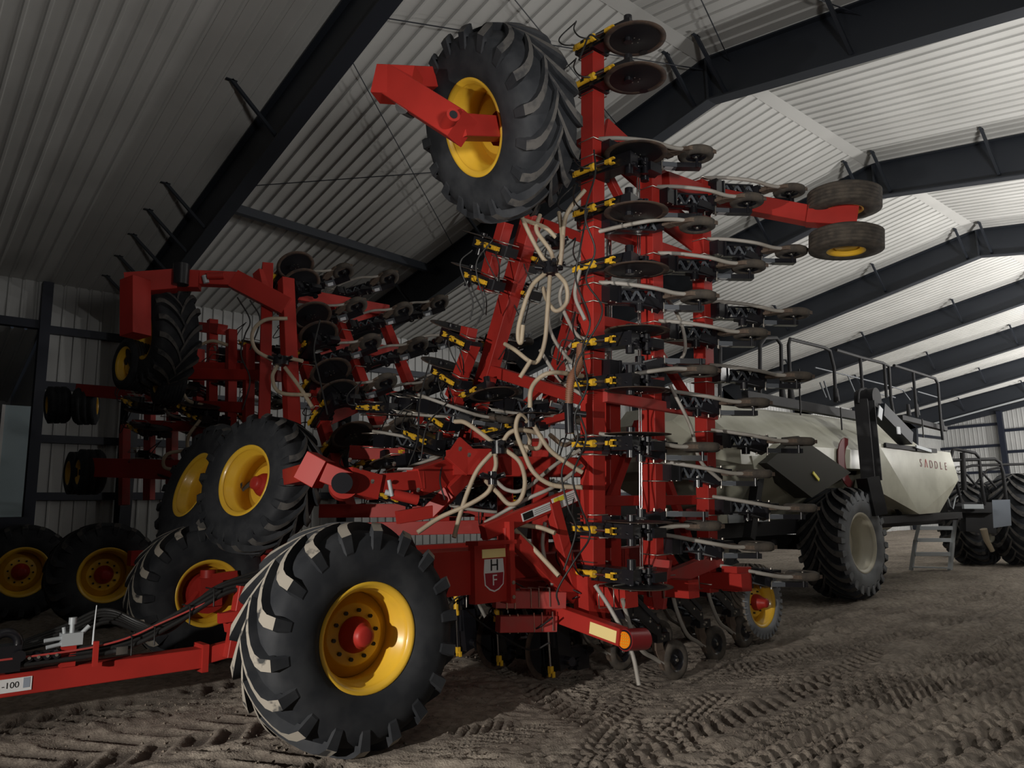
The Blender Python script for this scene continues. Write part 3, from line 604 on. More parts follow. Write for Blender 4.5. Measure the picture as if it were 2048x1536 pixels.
for i in range(4): b.bar(q0.lerp(q1, .66) + V(0, -.058, .005 - i * .018), q0.lerp(q1, .74) + V(0, -.058, .005 - i * .018), .004, .005); b.bar(q0.lerp(q1, .77) + V(0, -.058, .035 - i * .022), q0.lerp(q1, .87) + V(0, -.058, .035 - i * .022), .004, .005)
for i in range(3): b.bar(q0.lerp(q1, .45) + V(0, -.058, .02 - i * .02), q0.lerp(q1, .61) + V(0, -.058, .02 - i * .02), .004, .004)
b.build('decal_print', S1)
# openers under the ground section
def ground_row(root, x, ys, key='s+'):
    for y in ys: stamp(key, root, frame((x, y, .965), (1, 0, 0), (0, 0, 1)))
ground_row(S1, 6.1, [5.46, 6.24, 7.1, 7.96, 8.8]); ground_row(S1, 7.25, [5.72, 6.55, 7.4, 8.3, 9.1]); ground_row(S1, 8.3, [5.98, 6.8, 7.7, 8.6])
for x_, y_ in ((6.06, 6.22), (6.08, 7.12), (6.1, 7.95)): stamp('cg', S1, frame((x_, y_, .80), (1, 0, 0), (0, 0, 1)))
b = MB().use('matt_black_' if False else 'bhose'); b.box((8.2, 8.4, 1.75), (1.8, 1.6, .55)); b.build('dark_gap_filler', S1)  # added black box that only darkens the gap behind the housing
# rear ground wheel with dusty tread
wheel(S1, 'rear_wheel', (9.72, 6.13, .53), (0, -1, 0), R=.53, W=.44, rim=.33, n=34, lugmat='tanrub', body='tanrub', side='siderub', dish=.0, bolts=6, roll=.2)
red(S1, 'rear_arm', ((8.35, 6.5, 1.0), (9.6, 6.55, .6), .14, .18), ((8.3, 5.5, .98), (8.62, 5.5, .96), .22, .3))
# hitch pole
tz = .465
red(S1, 'hitch_pole', ((-2.4, 8.2, tz), (2.82, 8.2, tz), .22, .19))
red(S1, 'hitch_end', ((2.80, 8.2, tz), (2.86, 8.2, tz), .28, .27), ((2.86, 8.15, tz + .02), (3.25, 8.1, .55), .12, .16), ((3.0, 8.0, .8), (4.6, 8.1, 1.15), .16, .2), ((3.1, 8.0, .45), (3.2, 8.0, 1.15), .14, .2), ((2.9, 7.95, .86), (3.35, 7.9, .88), .1, .1))
b = MB().use('white'); b.box((.58, 8.085, tz), (1.5, .008, .115)); b.use('grey'); b.box((1.29, 8.080, tz + .01), (.05, .004, .085)); b.build('model_label', S1)
textmesh('label_text', '-100', .072, .001, 'ink', S1, frame((1.17, 8.079, tz + .0), (1, 0, 0), (0, -1, 0)))
b = MB().use('bhose')
for i, (dz, dy) in enumerate(((.0, 0), (.03, -.05), (.0, -.1), (.05, .04), (.07, -.03), (.02, .08))):
    b.tube(spline([(-1.5, 8.15 + dy, .62 + dz * .5), (1.2, 8.15 + dy, .63 + dz), (2.0, 8.12 + dy, .66 + dz), (2.5, 8.1 + dy, .85 + dz), (3.0, 8.1 + dy, 1.1 + dz), (3.5, 8.1 + dy, 1.15 + dz), (4.3, 8.15 + dy, 1.35)]), .024, 8)
for i in range(5): b.tube(spline([(1.0, 8.2 + i * .04, .70), (1.6, 8.2 + i * .05, .80 + .02 * i), (1.95, 8.25 + i * .04, .90 + .025 * i), (2.25, 8.25, .78 + .02 * i), (2.5, 8.2, .76), (2.9, 8.2, 1.04 + .02 * i), (3.4, 8.2, 1.2 + .02 * i)]), .020, 8)
b.build('hydraulic_hose_bundle', S1)
b = MB().use('dred'); b.tube(spline([(-1.5, 8.0, .70), (1.0, 8.0, .70), (1.9, 8.0, .73), (2.4, 8.0, .88), (2.9, 8.0, 1.06)]), .010, 8); b.build('red_hose', S1)
b = MB().use('alu'); b.box((1.62, 8.12, .80), (.17, .13, .11)); b.cyl((1.62, 8.1, .8), (1.62, 8.1, .93), .022, 10); b.cyl((1.62, 8.1, .93), (1.62, 8.1, .99), .034, 12); b.cyl((1.58, 8.1, .82), (1.40, 8.08, .81), .018, 8); b.cyl((1.58, 8.1, .77), (1.42, 8.08, .75), .018, 8); b.cyl((1.70, 8.1, .84), (1.76, 8.1, .90), .02, 8); b.cyl((1.56, 8.1, .84), (1.55, 8.1, .91), .016, 8); b.build('valve_block', S1)
b = MB().use('chrome').box((2.02, 7.99, .66), (.10, .05, .07)); b.build('hose_clamp', S1); b = MB().use('label').tube([(1.80, 8.1, .66), (1.80, 8.1, .84), (1.81, 8.1, 1.08)], .012, 6, .005); b.build('marker_rod', S1)
b = MB().use('red').box((1.60, 8.12, .66), (.12, .1, .20)); b.build('valve_stand', S1); b = MB().use('red').box((1.80, 7.98, .66), (.04, .05, .22)); b.build('hose_guide', S1)
for x_ in (2.1, 2.3, 2.62, 2.85):
    z_ = .66 + max(0, x_ - 2.0) ** 1.5 * .5; b = MB().use('ink'); b.tube(arc((x_, 8.1, z_), .0, 0, 1, 1) if False else [(x_, 7.96, z_ - .07), (x_, 7.96, z_ + .10), (x_, 8.2, z_ + .10)], .008, 6); b.build('hose_tie', S1)
b = MB().use('black'); b.box((1.12, 8.1, .70), (.20, .2, .22)); b.tube(arc((1.10, 8.05, .82), .10, -.3, 3.4), .04); b.cyl((1.2, 8.0, .72), (1.2, 7.95, .72), .05, 12); b.build('coupler_box', S1)
b = MB().use('black')
for i in range(4): b.cyl((1.28 + i * .07, 8.12, .68 + .02 * (i % 2)), (1.28 + i * .07, 8.0, .69), .035, 10)
b.use('chrome')
for i in range(4): b.cyl((1.28 + i * .07, 8.0, .69), (1.28 + i * .07, 7.985, .69), .014, 8)
b.build('hose_couplers', S1)
# hub with castor casting inside the second wheel
b = MB().use('red'); b.box((3.62, 10.35, .92), (.28, .3, .36)); b.cyl((3.6, 10.3, .9), (3.6, 10.3, 1.2), .10, 14); b.bar((3.35, 10.25, .72), (3.5, 10.3, .9), .1, .12); b.bar((3.62, 10.25, 1.1), (3.95, 10.25, 1.12), .1, .1); b.cyl((3.62, 10.6, .9), (3.62, 10.3, .9), .26, 20); b.build('castor_knuckle', S1)

# ---- far wing of the nearest seeder, leaning in over the middle
X2 = 7.0
B0, B1 = AX(942, 860, X2), AX(1066, 430, X2)
W2 = Wing(S1, B0 - (B1 - B0).normalized() * 1.0, B1, 1, (0,))
red(S1, 'tool_bar', (W2.P(0, -.6), W2.P(0, W2.L), .21, .26))
def lean(px0, px1, X, w_=.17, name='tool_bar'): return red(S1, name, (AX(*px0, X), AX(*px1, X), w_))
lean((1012, 445), (995, 505), 6.6); lean((990, 500), (970, 583), 6.6, .18); lean((945, 688), (905, 795), 6.5, .18); lean((916, 790), (872, 925), 6.5, .18); lean((939, 655), (934, 680), 6.5, .18)
lean((1150, 610), (1085, 850), 8.1, .18); lean((1160, 560), (1120, 720), 8.4, .12)
lean((985, 742), (1172, 800), 7.0, .16, 'cross_rib'); lean((1070, 440), (1175, 480), 7.2, .13, 'cross_rib'); lean((985, 865), (1080, 780), 7.4, .08, 'diagonal_brace'); lean((1000, 870), (1140, 830), 7.6, .1, 'diagonal_brace')
fd = W2.d
for (cx, cy) in ((985, 487), (960, 553), (915, 673), (895, 750), (873, 832)):
    p = AX(cx + 25, cy + 15, 6.5); stamp('c+', S1, frame(p, (1, 0, 0), -fd))
    stamp('c-', S1, frame(AX(cx + 100, cy + 35, 7.3), (1, 0, 0), -fd))
for (cx, cy) in ((1050, 530), (1010, 690), (985, 800)): stamp('s+', S1, frame(AX(cx, cy, 7.3), (1, 0, 0), -fd))
for h in (.5, 1.5, 2.5, 3.4): stamp('s+', S1, frame(AX(1150, 600, 8.1).lerp(AX(1085, 850, 8.1), h / 3.6), (1, 0, 0), -fd))
# middle beam and lower castor arm with its black cap, reaching towards the paired wheels
PB = lambda x, y, D=8.7: AD(x, y, D)
red(S1, 'main_beam', (PB(935, 933, 8.9), PB(1175, 935, 9.6), .22, .24), (PB(830, 965, 8.2), PB(945, 925, 8.9), .2, .30))
red(S1, 'castor_arm', (PB(745, 968, 7.9), PB(840, 960, 8.25), .2, .2), (PB(690, 960, 7.7), PB(750, 975, 7.9), .24, .26))
red(S1, 'castor_head', (PB(612, 930, 7.75), PB(648, 950, 7.7), .26, .30), (PB(650, 945, 7.65), PB(700, 965, 7.65), .2, .2))
b = MB().use('black'); p = PB(684, 966, 7.45); b.cyl(p, p + ray(684, 966).normalized() * .25, .105, 24); b.build('pivot_cap', S1)
b = MB().use('red'); p = PB(688, 968, 7.6); b.cyl(p, p + V(.1, .2, -.02), .15, 24); b.build('pivot_collar', S1)
b = MB().use('red'); b.tube([PB(785, 988, 7.75), PB(835, 1000, 7.85)], .055, 14); b.use('alu'); b.tube([PB(778, 960, 7.7), PB(784, 992, 7.7)], .022, 8); b.tube([PB(770, 984, 7.74), PB(785, 988, 7.75)], .03, 10); b.build('steering_cylinder', S1)
for q in ((700, 922), (788, 930), (745, 965), (836, 982), (722, 938), (920, 900), (938, 912)): p = PB(*q, 7.6); b = MB().use('bolt'); b.cyl(p, p + V(-.01, -.02, .02), .018, 8); b.build('bolt', S1)
red(S1, 'lower_beam', (PB(860, 1025, 8.4), PB(900, 985, 8.4), .16), (PB(795, 1035, 8.2), PB(870, 1022, 8.4), .14), (PB(895, 985, 8.4), PB(935, 945, 8.7), .15))
red(S1, 'gusset', (PB(905, 895, 8.5), PB(945, 930, 8.6), .06, .3), (PB(900, 925, 8.6), PB(980, 925, 8.8), .28, .3))
decal(S1, 'white_decal', PB(795, 938, 7.75), PB(825, 938, 7.8), .05, 'white', (0, 0, 0), up=(0, -1, .3))
# paired raised wheels of the far wing
wheel(S1, 'castor_wheel', AD(520, 968, 9.9), axis_at(500, 965, .63, -1, -.25), R=.92, W=.62, rim=.455, lugmat='lug', dirn=-1, hub='cone', dish=.16, bolts=0)
wheel(S1, 'castor_wheel', AD(415, 980, 10.7), axis_at(390, 970, .38, -1, -.36), R=.95, W=.56, rim=.46, lugmat='lug', dirn=1, hub=None, dish=.1, bolts=0)
red(S1, 'axle_beam', (AD(520, 968, 10.4), AD(650, 950, 9.2), .2))
red(S1, 'castor_beam', (AD(640, 940, 8.3), AD(560, 960, 9.8), .2))
rq = random.Random(11)
for i in range(24):
    p = AD(745 + (i % 6) * 50 + rq.uniform(-14, 14), 815 + (i // 6) * 62 + rq.uniform(-16, 16), rq.uniform(10.6, 11.6))
    stamp(('c+', 's-', 's+', 'c-')[i % 4], S1, frame(p, (1, .1 * rq.uniform(-1, 1), 0), Vector((0, .9, rq.uniform(-.3, .5)))))
for x0, y0, x1, y1, d_ in ((640, 1022, 1000, 1020, 11.2), (700, 905, 980, 915, 11.2), (660, 1060, 1120, 1050, 11.2), (960, 860, 962, 1040, 11.3), (885, 880, 886, 1040, 11.3), (1010, 900, 1010, 1100, 9.6), (1080, 880, 1080, 1100, 9.4)):
    red(S1, 'inner_frame', (AD(x0, y0, d_), AD(x1, y1, d_ + .2), .2))
# ---- grain hoses and hydraulic lines drooping between the wings
def hose(parent, pts, r=.026, key='hose', name='air_hose', n=7):
    b = MB().use(key); b.tube(spline([AD(x, y, d) for x, y, d in pts], n), r, 8); return b.build(name, parent)
def dist(parent, x, y, d, r=.085):
    b = MB().use('black'); p = AD(x, y, d)
    b.cyl(p + V(0, 0, -.07), p + V(0, 0, .07), r, 14)
    for k in range(6): a = k * 1.047; q = p + V(math.cos(a), math.sin(a), .2) * r; b.cyl(q, q + V(math.cos(a), math.sin(a), .25) * .09, .03, 8)
    b.build('hose_divider', parent)
dist(S1, 1101, 537, 8.7, .09); dist(S1, 998, 895, 8.1, .085); dist(S1, 1060, 842, 8.1, .06); dist(S1, 1112, 485, 8.8, .06); dist(S1, 985, 956, 8.1, .05)
for q in (
    [(1040, 425, 8.8), (1060, 470, 8.7), (1085, 515, 8.7), (1100, 530, 8.7)], [(1080, 430, 8.8), (1073, 460, 8.7), (1100, 500, 8.6), (1108, 525, 8.7)],
    [(1118, 425, 8.8), (1124, 470, 8.6), (1122, 510, 8.6), (1112, 535, 8.7)], [(1170, 380, 8.6), (1138, 420, 8.6), (1128, 450, 8.6), (1124, 500, 8.6), (1120, 530, 8.6)],
    [(1048, 440, 8.8), (1090, 455, 8.7), (1112, 475, 8.7)],
    [(1092, 545, 8.7), (1062, 575, 8.6), (1040, 640, 8.6), (1036, 675, 8.6), (1042, 685, 8.6), (1046, 650, 8.6)],
    [(1100, 552, 8.7), (1095, 620, 8.6), (1090, 680, 8.6), (1078, 718, 8.6), (1062, 724, 8.6), (1030, 700, 8.7), (1010, 688, 8.9)],
    [(1112, 545, 8.7), (1132, 570, 8.6), (1133, 605, 8.6), (1112, 622, 8.6), (1094, 600, 8.7), (1086, 575, 8.8)],
    [(1060, 815, 8.1), (1062, 780, 8.1), (1080, 755, 8.0), (1110, 745, 8.0), (1165, 752, 8.3)], [(1040, 755, 8.5), (1062, 720, 8.5)],
    [(1060, 850, 8.1), (1040, 830, 8.0), (1032, 860, 8.0), (1048, 905, 8.0), (1068, 945, 7.9), (1105, 970, 7.9), (1165, 975, 7.9)],
    [(1066, 848, 8.1), (1085, 880, 8.0), (1105, 905, 8.0), (1140, 930, 8.0), (1165, 945, 8.0)],
    [(910, 843, 8.3), (930, 845, 8.2), (960, 865, 8.1), (992, 890, 8.1)], [(1005, 885, 8.1), (1020, 865, 8.1), (1045, 860, 8.1), (1080, 870, 8.2), (1078, 895, 8.2), (1055, 895, 8.2), (1030, 885, 8.3)],
    [(985, 905, 8.1), (955, 940, 8.1), (935, 985, 8.1), (920, 1030, 8.1), (908, 1075, 8.0)], [(1012, 900, 8.1), (1040, 925, 8.0), (1050, 965, 8.0), (1040, 1000, 8.0), (1018, 1008, 8.0), (995, 985, 8.1), (970, 960, 8.3)],
    [(990, 905, 8.1), (992, 930, 8.1), (986, 950, 8.1)], [(985, 962, 8.1), (975, 985, 8.1), (940, 1008, 8.1), (880, 1035, 8.1), (835, 1065, 8.0)], [(1030, 1060, 7.9), (1070, 1100, 7.8), (1118, 1152, 7.6)],
    [(1040, 1050, 8.0), (1080, 1055, 8.0), (1110, 1066, 7.9)], [(1048, 910, 8.3), (1060, 880, 8.3), (1052, 855, 8.2)], [(1100, 870, 8.4), (1130, 890, 8.6), (1160, 870, 8.9)]):
    hose(S1, q)
for q in (
    [(1130, 560, 8.7), (1120, 600, 8.7), (1150, 665, 8.5), (1175, 680, 8.4)], [(1096, 600, 8.8), (1100, 660, 8.7), (1130, 710, 8.6), (1165, 740, 8.4)], [(1080, 700, 8.8), (1120, 760, 8.6), (1165, 790, 8.4)],
    [(970, 1045, 8.2), (1050, 1000, 8.1), (1110, 972, 8.1), (1165, 930, 8.2)], [(990, 960, 8.1), (1015, 980, 8.1), (1050, 978, 8.1), (1110, 930, 8.2), (1160, 900, 8.3)], [(1090, 1045, 8.2), (1085, 1090, 8.1), (1095, 1140, 8.0), (1105, 1170, 7.9)],
    [(1160, 540, 8.5), (1150, 590, 8.5), (1170, 640, 8.4)], [(1150, 680, 8.8), (1130, 710, 8.8), (1145, 755, 8.6), (1170, 770, 8.4)], [(1190, 1170, 7.7), (1225, 1225, 7.6), (1262, 1300, 7.4), (1278, 1370, 7.3)],
    [(1330, 590, 9.3), (1360, 640, 9.2), (1370, 700, 9.1), (1345, 740, 9.0)], [(1340, 770, 9), (1380, 850, 8.9), (1400, 920, 8.9), (1440, 960, 9)]):
    hose(S1, q, .022, 'whose')
for q in (
    [(1188, 300, 7.9), (1190, 350, 7.8), (1170, 430, 7.7), (1190, 500, 7.7), (1172, 560, 7.7), (1205, 620, 7.6), (1172, 690, 7.6), (1150, 740, 7.6), (1166, 800, 7.6)],
    [(1175, 420, 7.9), (1160, 500, 7.8), (1152, 560, 7.8), (1180, 640, 7.7), (1165, 700, 7.7), (1175, 770, 7.6), (1150, 830, 7.6), (1155, 880, 7.6), (1124, 940, 7.6), (1135, 1010, 7.5), (1152, 1060, 7.5), (1128, 1140, 7.5)],
    [(1160, 830, 7.6), (1172, 880, 7.6), (1146, 950, 7.5), (1160, 1010, 7.5), (1180, 1070, 7.5), (1150, 1120, 7.4), (1115, 1180, 7.4), (1118, 1210, 7.4)],
    [(1198, 80, 8.2), (1180, 70, 8.2), (1168, 95, 8.1), (1158, 120, 8.0)], [(945, 500, 9.0), (920, 530, 9.0), (945, 600, 9.0), (940, 640, 9.0)], [(985, 480, 9.0), (952, 530, 9.0), (968, 610, 9.0), (950, 655, 9.0)], [(860, 720, 9.0), (840, 800, 8.8), (835, 880, 8.6), (818, 930, 8.5)], [(900, 800, 8.8), (855, 850, 8.6), (842, 920, 8.5)],
    [(888, 910, 8.5), (880, 960, 8.3), (890, 1000, 8.2)], [(925, 1210, 8), (955, 1240, 7.9), (1000, 1270, 7.8), (1060, 1300, 7.6), (1100, 1285, 7.5)], [(985, 1225, 7.9), (1020, 1262, 7.8), (1070, 1258, 7.7), (1105, 1235, 7.6)]):
    hose(S1, q, .010, 'bhose', 'hydraulic_line')
b = MB().use('corr'); P_ = spline([AD(x, y, d) for x, y, d in [(1162, 690, 8.2), (1158, 730, 8.1), (1142, 760, 8.0), (1138, 808, 8.0)]], 12)
for i in range(len(P_) - 1): b.tube([P_[i], P_[i].lerp(P_[i + 1], .5)], .048, 12); b.tube([P_[i].lerp(P_[i + 1], .5), P_[i + 1]], .038, 12)
b.build('ribbed_hose', S1)
b = MB().use('black'); p = AD(1138, 820, 8.0); b.cyl(p + V(0, 0, .08), p + V(0, 0, -.25), .05, 14); b.cyl(p + V(0, 0, -.03), p + V(.15, -.1, -.05), .035, 12); b.build('hose_coupler', S1)

# ------------------------------------------------------------------ second seeder parked beyond it
S2 = empty('air_seeder', (5.5, 15, 0), 'dark red folded seeder further back on the left, beside the white wall', 'seeder')
wheel(S2, 'front_wheel', (3.5, 15.4, .92), (0, -1, 0), R=.92, W=.72, rim=.47, dirn=1, roll=.1, lugmat='lug')
wheel(S2, 'front_wheel', (2.6, 18.0, .92), (0, -1, 0), R=.92, W=.72, rim=.47, dirn=1, roll=.3, lugmat='lug')
pb, pt = AD(690, 858, 12.0), AD(600, 525, 14.4)
dd_ = Vector((0, -(pt - pb).z, (pt - pb).y)).normalized()
xm = (pb.x + pt.x) / 2; pb.x = pt.x = xm
u3 = (pt - pb).normalized(); d3 = Vector((0, -u3.z, u3.y))
W3 = Wing(S2, pb - d3 * .62 - V(.06, 0, 0), pt - d3 * .62 - V(.06, 0, 0), -1, (0,))
L3 = W3.L
red(S2, 'tool_bar', (W3.P(0, -1.2), W3.P(0, L3 + .25), .18), (W3.P(1.08, -.8), W3.P(1.08, L3 - .1), .18), (W3.P(2.15, -.8), W3.P(2.15, L3 - .2), .18))
for i in range(7): W3.put('c-' if i % 2 else 'c+', 0, L3 * (6 - i) / 6)
for i in range(5): W3.put('s+', 0, L3 * (.95 - i * .235)); W3.put('s+', 1.08, L3 * (.98 - i * .235)); 
for i in range(4): W3.put('s+', 2.15, L3 * (.86 - i * .235))
for t_ in (.93, .62, .32, .06): red(S2, 'cross_rib', (W3.P(0, L3 * t_, .05), W3.P(2.3, L3 * t_, .05), .2, .24))
for t_ in (.78, .5, .2): red(S2, 'diagonal_brace', (W3.P(.1, L3 * t_, -.1), W3.P(1.1, L3 * (t_ + .13), -.1), .12, .3), (W3.P(1.1, L3 * (t_ + .02), -.1), W3.P(2.1, L3 * (t_ + .15), -.1), .1, .26))
Q = lambda x, y, d=13.4: AD(x, y, d)
red(S2, 'upright_tube', (Q(535, 530, 13.6), Q(528, 850, 12.6), .19), (Q(572, 560, 13.2), Q(585, 860, 12.4), .22), (Q(521, 545, 13.5), Q(532, 600, 13.3), .2))
red(S2, 'castor_arm', (Q(470, 560, 13), Q(575, 615, 13), .26, .32), (Q(375, 556, 12.8), Q(475, 560, 13), .2, .24), (Q(340, 560, 12.7), Q(400, 562, 12.8), .28, .3))
red(S2, 'castor_head', (Q(252, 570, 12.4), Q(352, 562, 12.7), .32, .34))
red(S2, 'castor_fork', (Q(271, 560, 12.3), Q(271, 672, 12.1), .34, .32))
b = MB().use('black'); p = Q(362, 552, 12.5); b.cyl(p - V(0, 0, .15), p + V(0, 0, .2), .13, 20); b.build('pivot_cap', S2)
b = MB().use('alu'); b.cyl(Q(409, 551, 12.7), Q(413, 566, 12.7), .05, 10); b.use('red').tube([Q(415, 552, 12.65), Q(448, 551, 12.7)], .06, 12); b.build('steering_cylinder', S2)
wheel(S2, 'castor_wheel', Q(322, 668, 13.2), axis_at(300, 660, .36, -1, -.06), R=.92, W=.72, rim=.45, lugmat='lug', dirn=1, hub=None, dish=.1, bolts=0)
wheel(S2, 'gauge_wheel', Q(268, 730, 13.4), axis_at(262, 725, .42, -1, -.15), R=.46, W=.42, rim=.30, ribs=7, body='rubber', hub=None, bolts=0, dish=.0)
wheel(S2, 'gauge_wheel', Q(338, 762, 13.6), axis_at(262, 725, .20, -1, -.15), R=.44, W=.46, rim=.24, ribs=7, body='rubber', hub=None, bolts=0, dish=.0)
wheel(S2, 'gauge_wheel', Q(116, 810, 17), axis_at(116, 810, .16, -1, .0), R=.42, W=.48, rim=.2, ribs=3, body='rubber', hub=None, bolts=0)
wheel(S2, 'gauge_wheel', Q(172, 812, 17), axis_at(172, 812, .16, 1, .0), R=.43, W=.50, rim=.2, ribs=3, body='rubber', hub=None, bolts=0)
wheel(S2, 'gauge_wheel', Q(152, 946, 16), axis_at(152, 946, .22, -1, .0), R=.45, W=.34, rim=.25, ribs=3, body='rubber', hub=None, bolts=0)
wheel(S2, 'gauge_wheel', Q(180, 944, 15.6), axis_at(172, 946, .22, -1, .0), R=.47, W=.50, rim=.25, ribs=3, body='rubber', hub=None, bolts=0)
red(S2, 'gauge_arm', (Q(160, 780, 17), Q(275, 790, 16), .22, .26), (Q(128, 812, 17), Q(165, 812, 17), .1), (Q(185, 935, 15.5), Q(520, 945, 13.6), .3, .38))
# dark folded wing of that seeder, further in
for x0, y0, y1, d_ in ((425, 640, 900, 15), (463, 660, 900, 14.6), (398, 700, 880, 15.5), (498, 690, 900, 14.2), (300, 790, 1000, 16), (345, 800, 1000, 15.6), (250, 850, 1010, 16.2)):
    red(S2, 'upright_tube', (Q(x0, y0, d_), Q(x0 - 2, y1, d_ - .4), .17), key='red' if x0 > 360 else 'dred')
for x0, x1, y_, d_ in ((390, 540, 735, 14.6), (330, 560, 748, 14.2), (400, 500, 812, 14.4), (400, 500, 868, 14.2), (270, 420, 850, 15.4), (405, 445, 655, 15), (430, 545, 710, 14.8)):
    red(S2, 'cross_rib', (Q(x0, y_, d_ + .3), Q(x1, y_ + 4, d_ - .3), .2))
rr = random.Random(3)
for i in range(20):
    px_, py_ = 275 + (i % 5) * 55 + rr.uniform(-12, 12), 690 + (i // 5) * 75 + rr.uniform(-15, 15)
    if px_ < 400 and py_ < 760: py_ += 110
    stamp(('c+', 's+', 'c-', 's-')[i % 4], S2, frame(Q(px_, py_, 14.6 + rr.uniform(-.5, .8)), (1, 0, 0), Vector((0, (-1) ** i, .3))))
ground_row(S2, 6.0, [12.6 + .86 * i for i in range(4)]); ground_row(S2, 6.0, [12.3 + .9 * i for i in range(4)], 'c+')
red(S2, 'main_frame', ((6.0, 12.2, .95), (6.0, 19, .95), .2), ((7.2, 12.2, .95), (7.2, 19, .95), .2), ((3.8, 14.9, 1.2), (8, 14.9, 1.2), .26), ((3.8, 17.4, 1.2), (8, 17.4, 1.2), .26))
dist(S2, 562, 722, 12.3, .13)
for q in ([(575, 637, 12.4), (530, 640, 12.3), (505, 665, 12.3), (512, 700, 12.3), (550, 722, 12.3)], [(555, 730, 12.3), (545, 755, 12.3), (560, 785, 12.2), (620, 790, 12.0)], [(570, 735, 12.3), (600, 775, 12.1), (625, 815, 11.9)], [(572, 715, 12.3), (605, 722, 12.2)], [(400, 840, 13.6), (375, 880, 13.5), (385, 935, 13.4)], [(385, 900, 13.5), (335, 908, 13.4), (330, 935, 13.4), (375, 940, 13.4)], [(400, 690, 14), (425, 682, 14), (455, 690, 14)], [(360, 770, 14), (375, 800, 14), (405, 810, 14)]):
    hose(S2, q, .032)
for q in ([(475, 595, 12.6), (500, 640, 12.5), (490, 670, 12.5), (482, 710, 12.5), (500, 760, 12.4), (485, 820, 12.4)], [(500, 600, 12.6), (520, 640, 12.6), (500, 700, 12.5)], [(640, 640, 12.2), (628, 700, 12.0), (640, 760, 11.9), (655, 830, 11.7)]): hose(S2, q, .013, 'bhose', 'hydraulic_line')
finish_templates()

# ------------------------------------------------------------------ cream air cart on the right
CT = empty('air_cart', (16, 9, 0), 'cream air cart with lettered tank, black top railings and large dusty tires', 'air cart')
def loft(secs, key, parent, name, caps=True):
    b = MB().use(key); n = len(secs[0]); vs = [p for s_ in secs for p in s_]
    fs = [(i * n + k, i * n + (k + 1) % n, (i + 1) * n + (k + 1) % n, (i + 1) * n + k) for i in range(len(secs) - 1) for k in range(n)]
    if caps: fs += [tuple(range(n)), tuple(range((len(secs) - 1) * n, len(secs) * n))]
    b.add(vs, fs); return b.build(name, parent)
def sec(X, yi, zt, zb, chy=.95, zs=3.0): return [(X, 7.3 + yi, zb), (X, 7.3 + yi, zs), (X, 7.3 + yi + chy, zt), (X, 10.9 - yi - chy, zt), (X, 10.9 - yi, zs), (X, 10.9 - yi, zb)]
loft([sec(11.2, .5, 3.45, 2.75, .6), sec(11.7, .05, 3.82, 2.6), sec(16.4, .0, 3.88, 2.6), sec(20.3, .0, 3.84, 2.45), sec(21.3, .25, 3.55, 2.4, .8, 3.05), sec(21.7, .7, 3.2, 2.5, .5, 2.9)], 'cream', CT, 'tank')
def hop(x0, x1, zt, bx0, bx1, zb, y0=7.32, yb0=8.55): return loft([[(x0, y0, zt), (x1, y0, zt), (x1, 10.88, zt), (x0, 10.88, zt)], [(x0 + .1, y0 + .02, zt - .32), (x1 - .1, y0 + .02, zt - .32), (x1 - .1, 10.8, zt - .32), (x0 + .1, 10.8, zt - .32)], [(bx0, yb0, zb), (bx1, yb0, zb), (bx1, 9.6, zb), (bx0, 9.6, zb)]], 'cream', CT, 'hopper')
hop(12.0, 15.6, 2.75, 13.4, 14.3, 1.35); hop(16.6, 21.4, 2.5, 18.3, 19.3, 1.0)
# side panel with the lettering
b = MB().use('cream'); PY = 7.12
b.prism([(16.75, PY, 3.16), (20.9, PY, 3.1), (21.25, PY, 2.42), (19.9, PY + .05, 1.62), (18.55, PY, 1.60), (16.6, PY + .15, 2.2)], (0, .4, 0)); b.build('side_panel', CT)
b = MB().use('hopper_shade'); b.prism([(12.2, 7.15, 2.62), (13.4, 7.15, 3.16), (15.4, 7.15, 2.5), (13.7, 7.15, 2.0)], (0, .35, 0)); b.use('gsteel'); b.build('shaded_hopper_face', CT)  # dark sheet painted in place of the shaded, slanting hopper face
b = MB().use('yel2'); b.bar(AY(1626, 945, 7.12), AY(1638, 960, 7.12), .02, .06); b.build('yellow_strip', CT)
b = MB().use('maroon'); c = Vector((15.55, 7.26, 2.72)); pts = [c + V(.42 * math.cos(a), 0, .52 * math.sin(a)) for a in [1.3 + i * .35 for i in range(11)]] + [c + V(.18 + .30 * math.cos(a), 0, .40 * math.sin(a)) for a in [4.6 - i * .30 for i in range(10)]]
b.prism(pts, (0, .02, 0)); b.build('crescent_decal', CT)
for i, ch in enumerate('SADDLE'):
    textmesh('tank_letter', 'Λ' if ch == 'A' else ch, .27, .002, 'redink' if ch == 'A' else 'maroon', CT, frame((18.95 + i * .305, PY - .005, 2.78 - i * .01), (1, 0, 0), (0, -1, 0)))
for p_, l_ in (((15.2, 7.36, 1.10), 0), ((15.2, 10.8, 1.10), 1)):
    wheel(CT, 'cart_wheel', p_, (0, -1, 0), R=1.10, W=.92, rim=.585, n=24, dirn=1, side='siderub', lugmat='lug', key='creamr', hub=None, bolts=0, dish=.05, roll=.1)
b = MB().use('gsteel'); b.lathe([(-.415, .64), (-.455, .70), (-.463, .86), (-.44, .95)], 64); o = b.build('tire_sidewall_dust'); bpy.data.objects.remove(o)
def bl(parent, name, key, *bars):
    for q in bars: b = MB().use(key); b.bar(*q); b.build(name, parent)
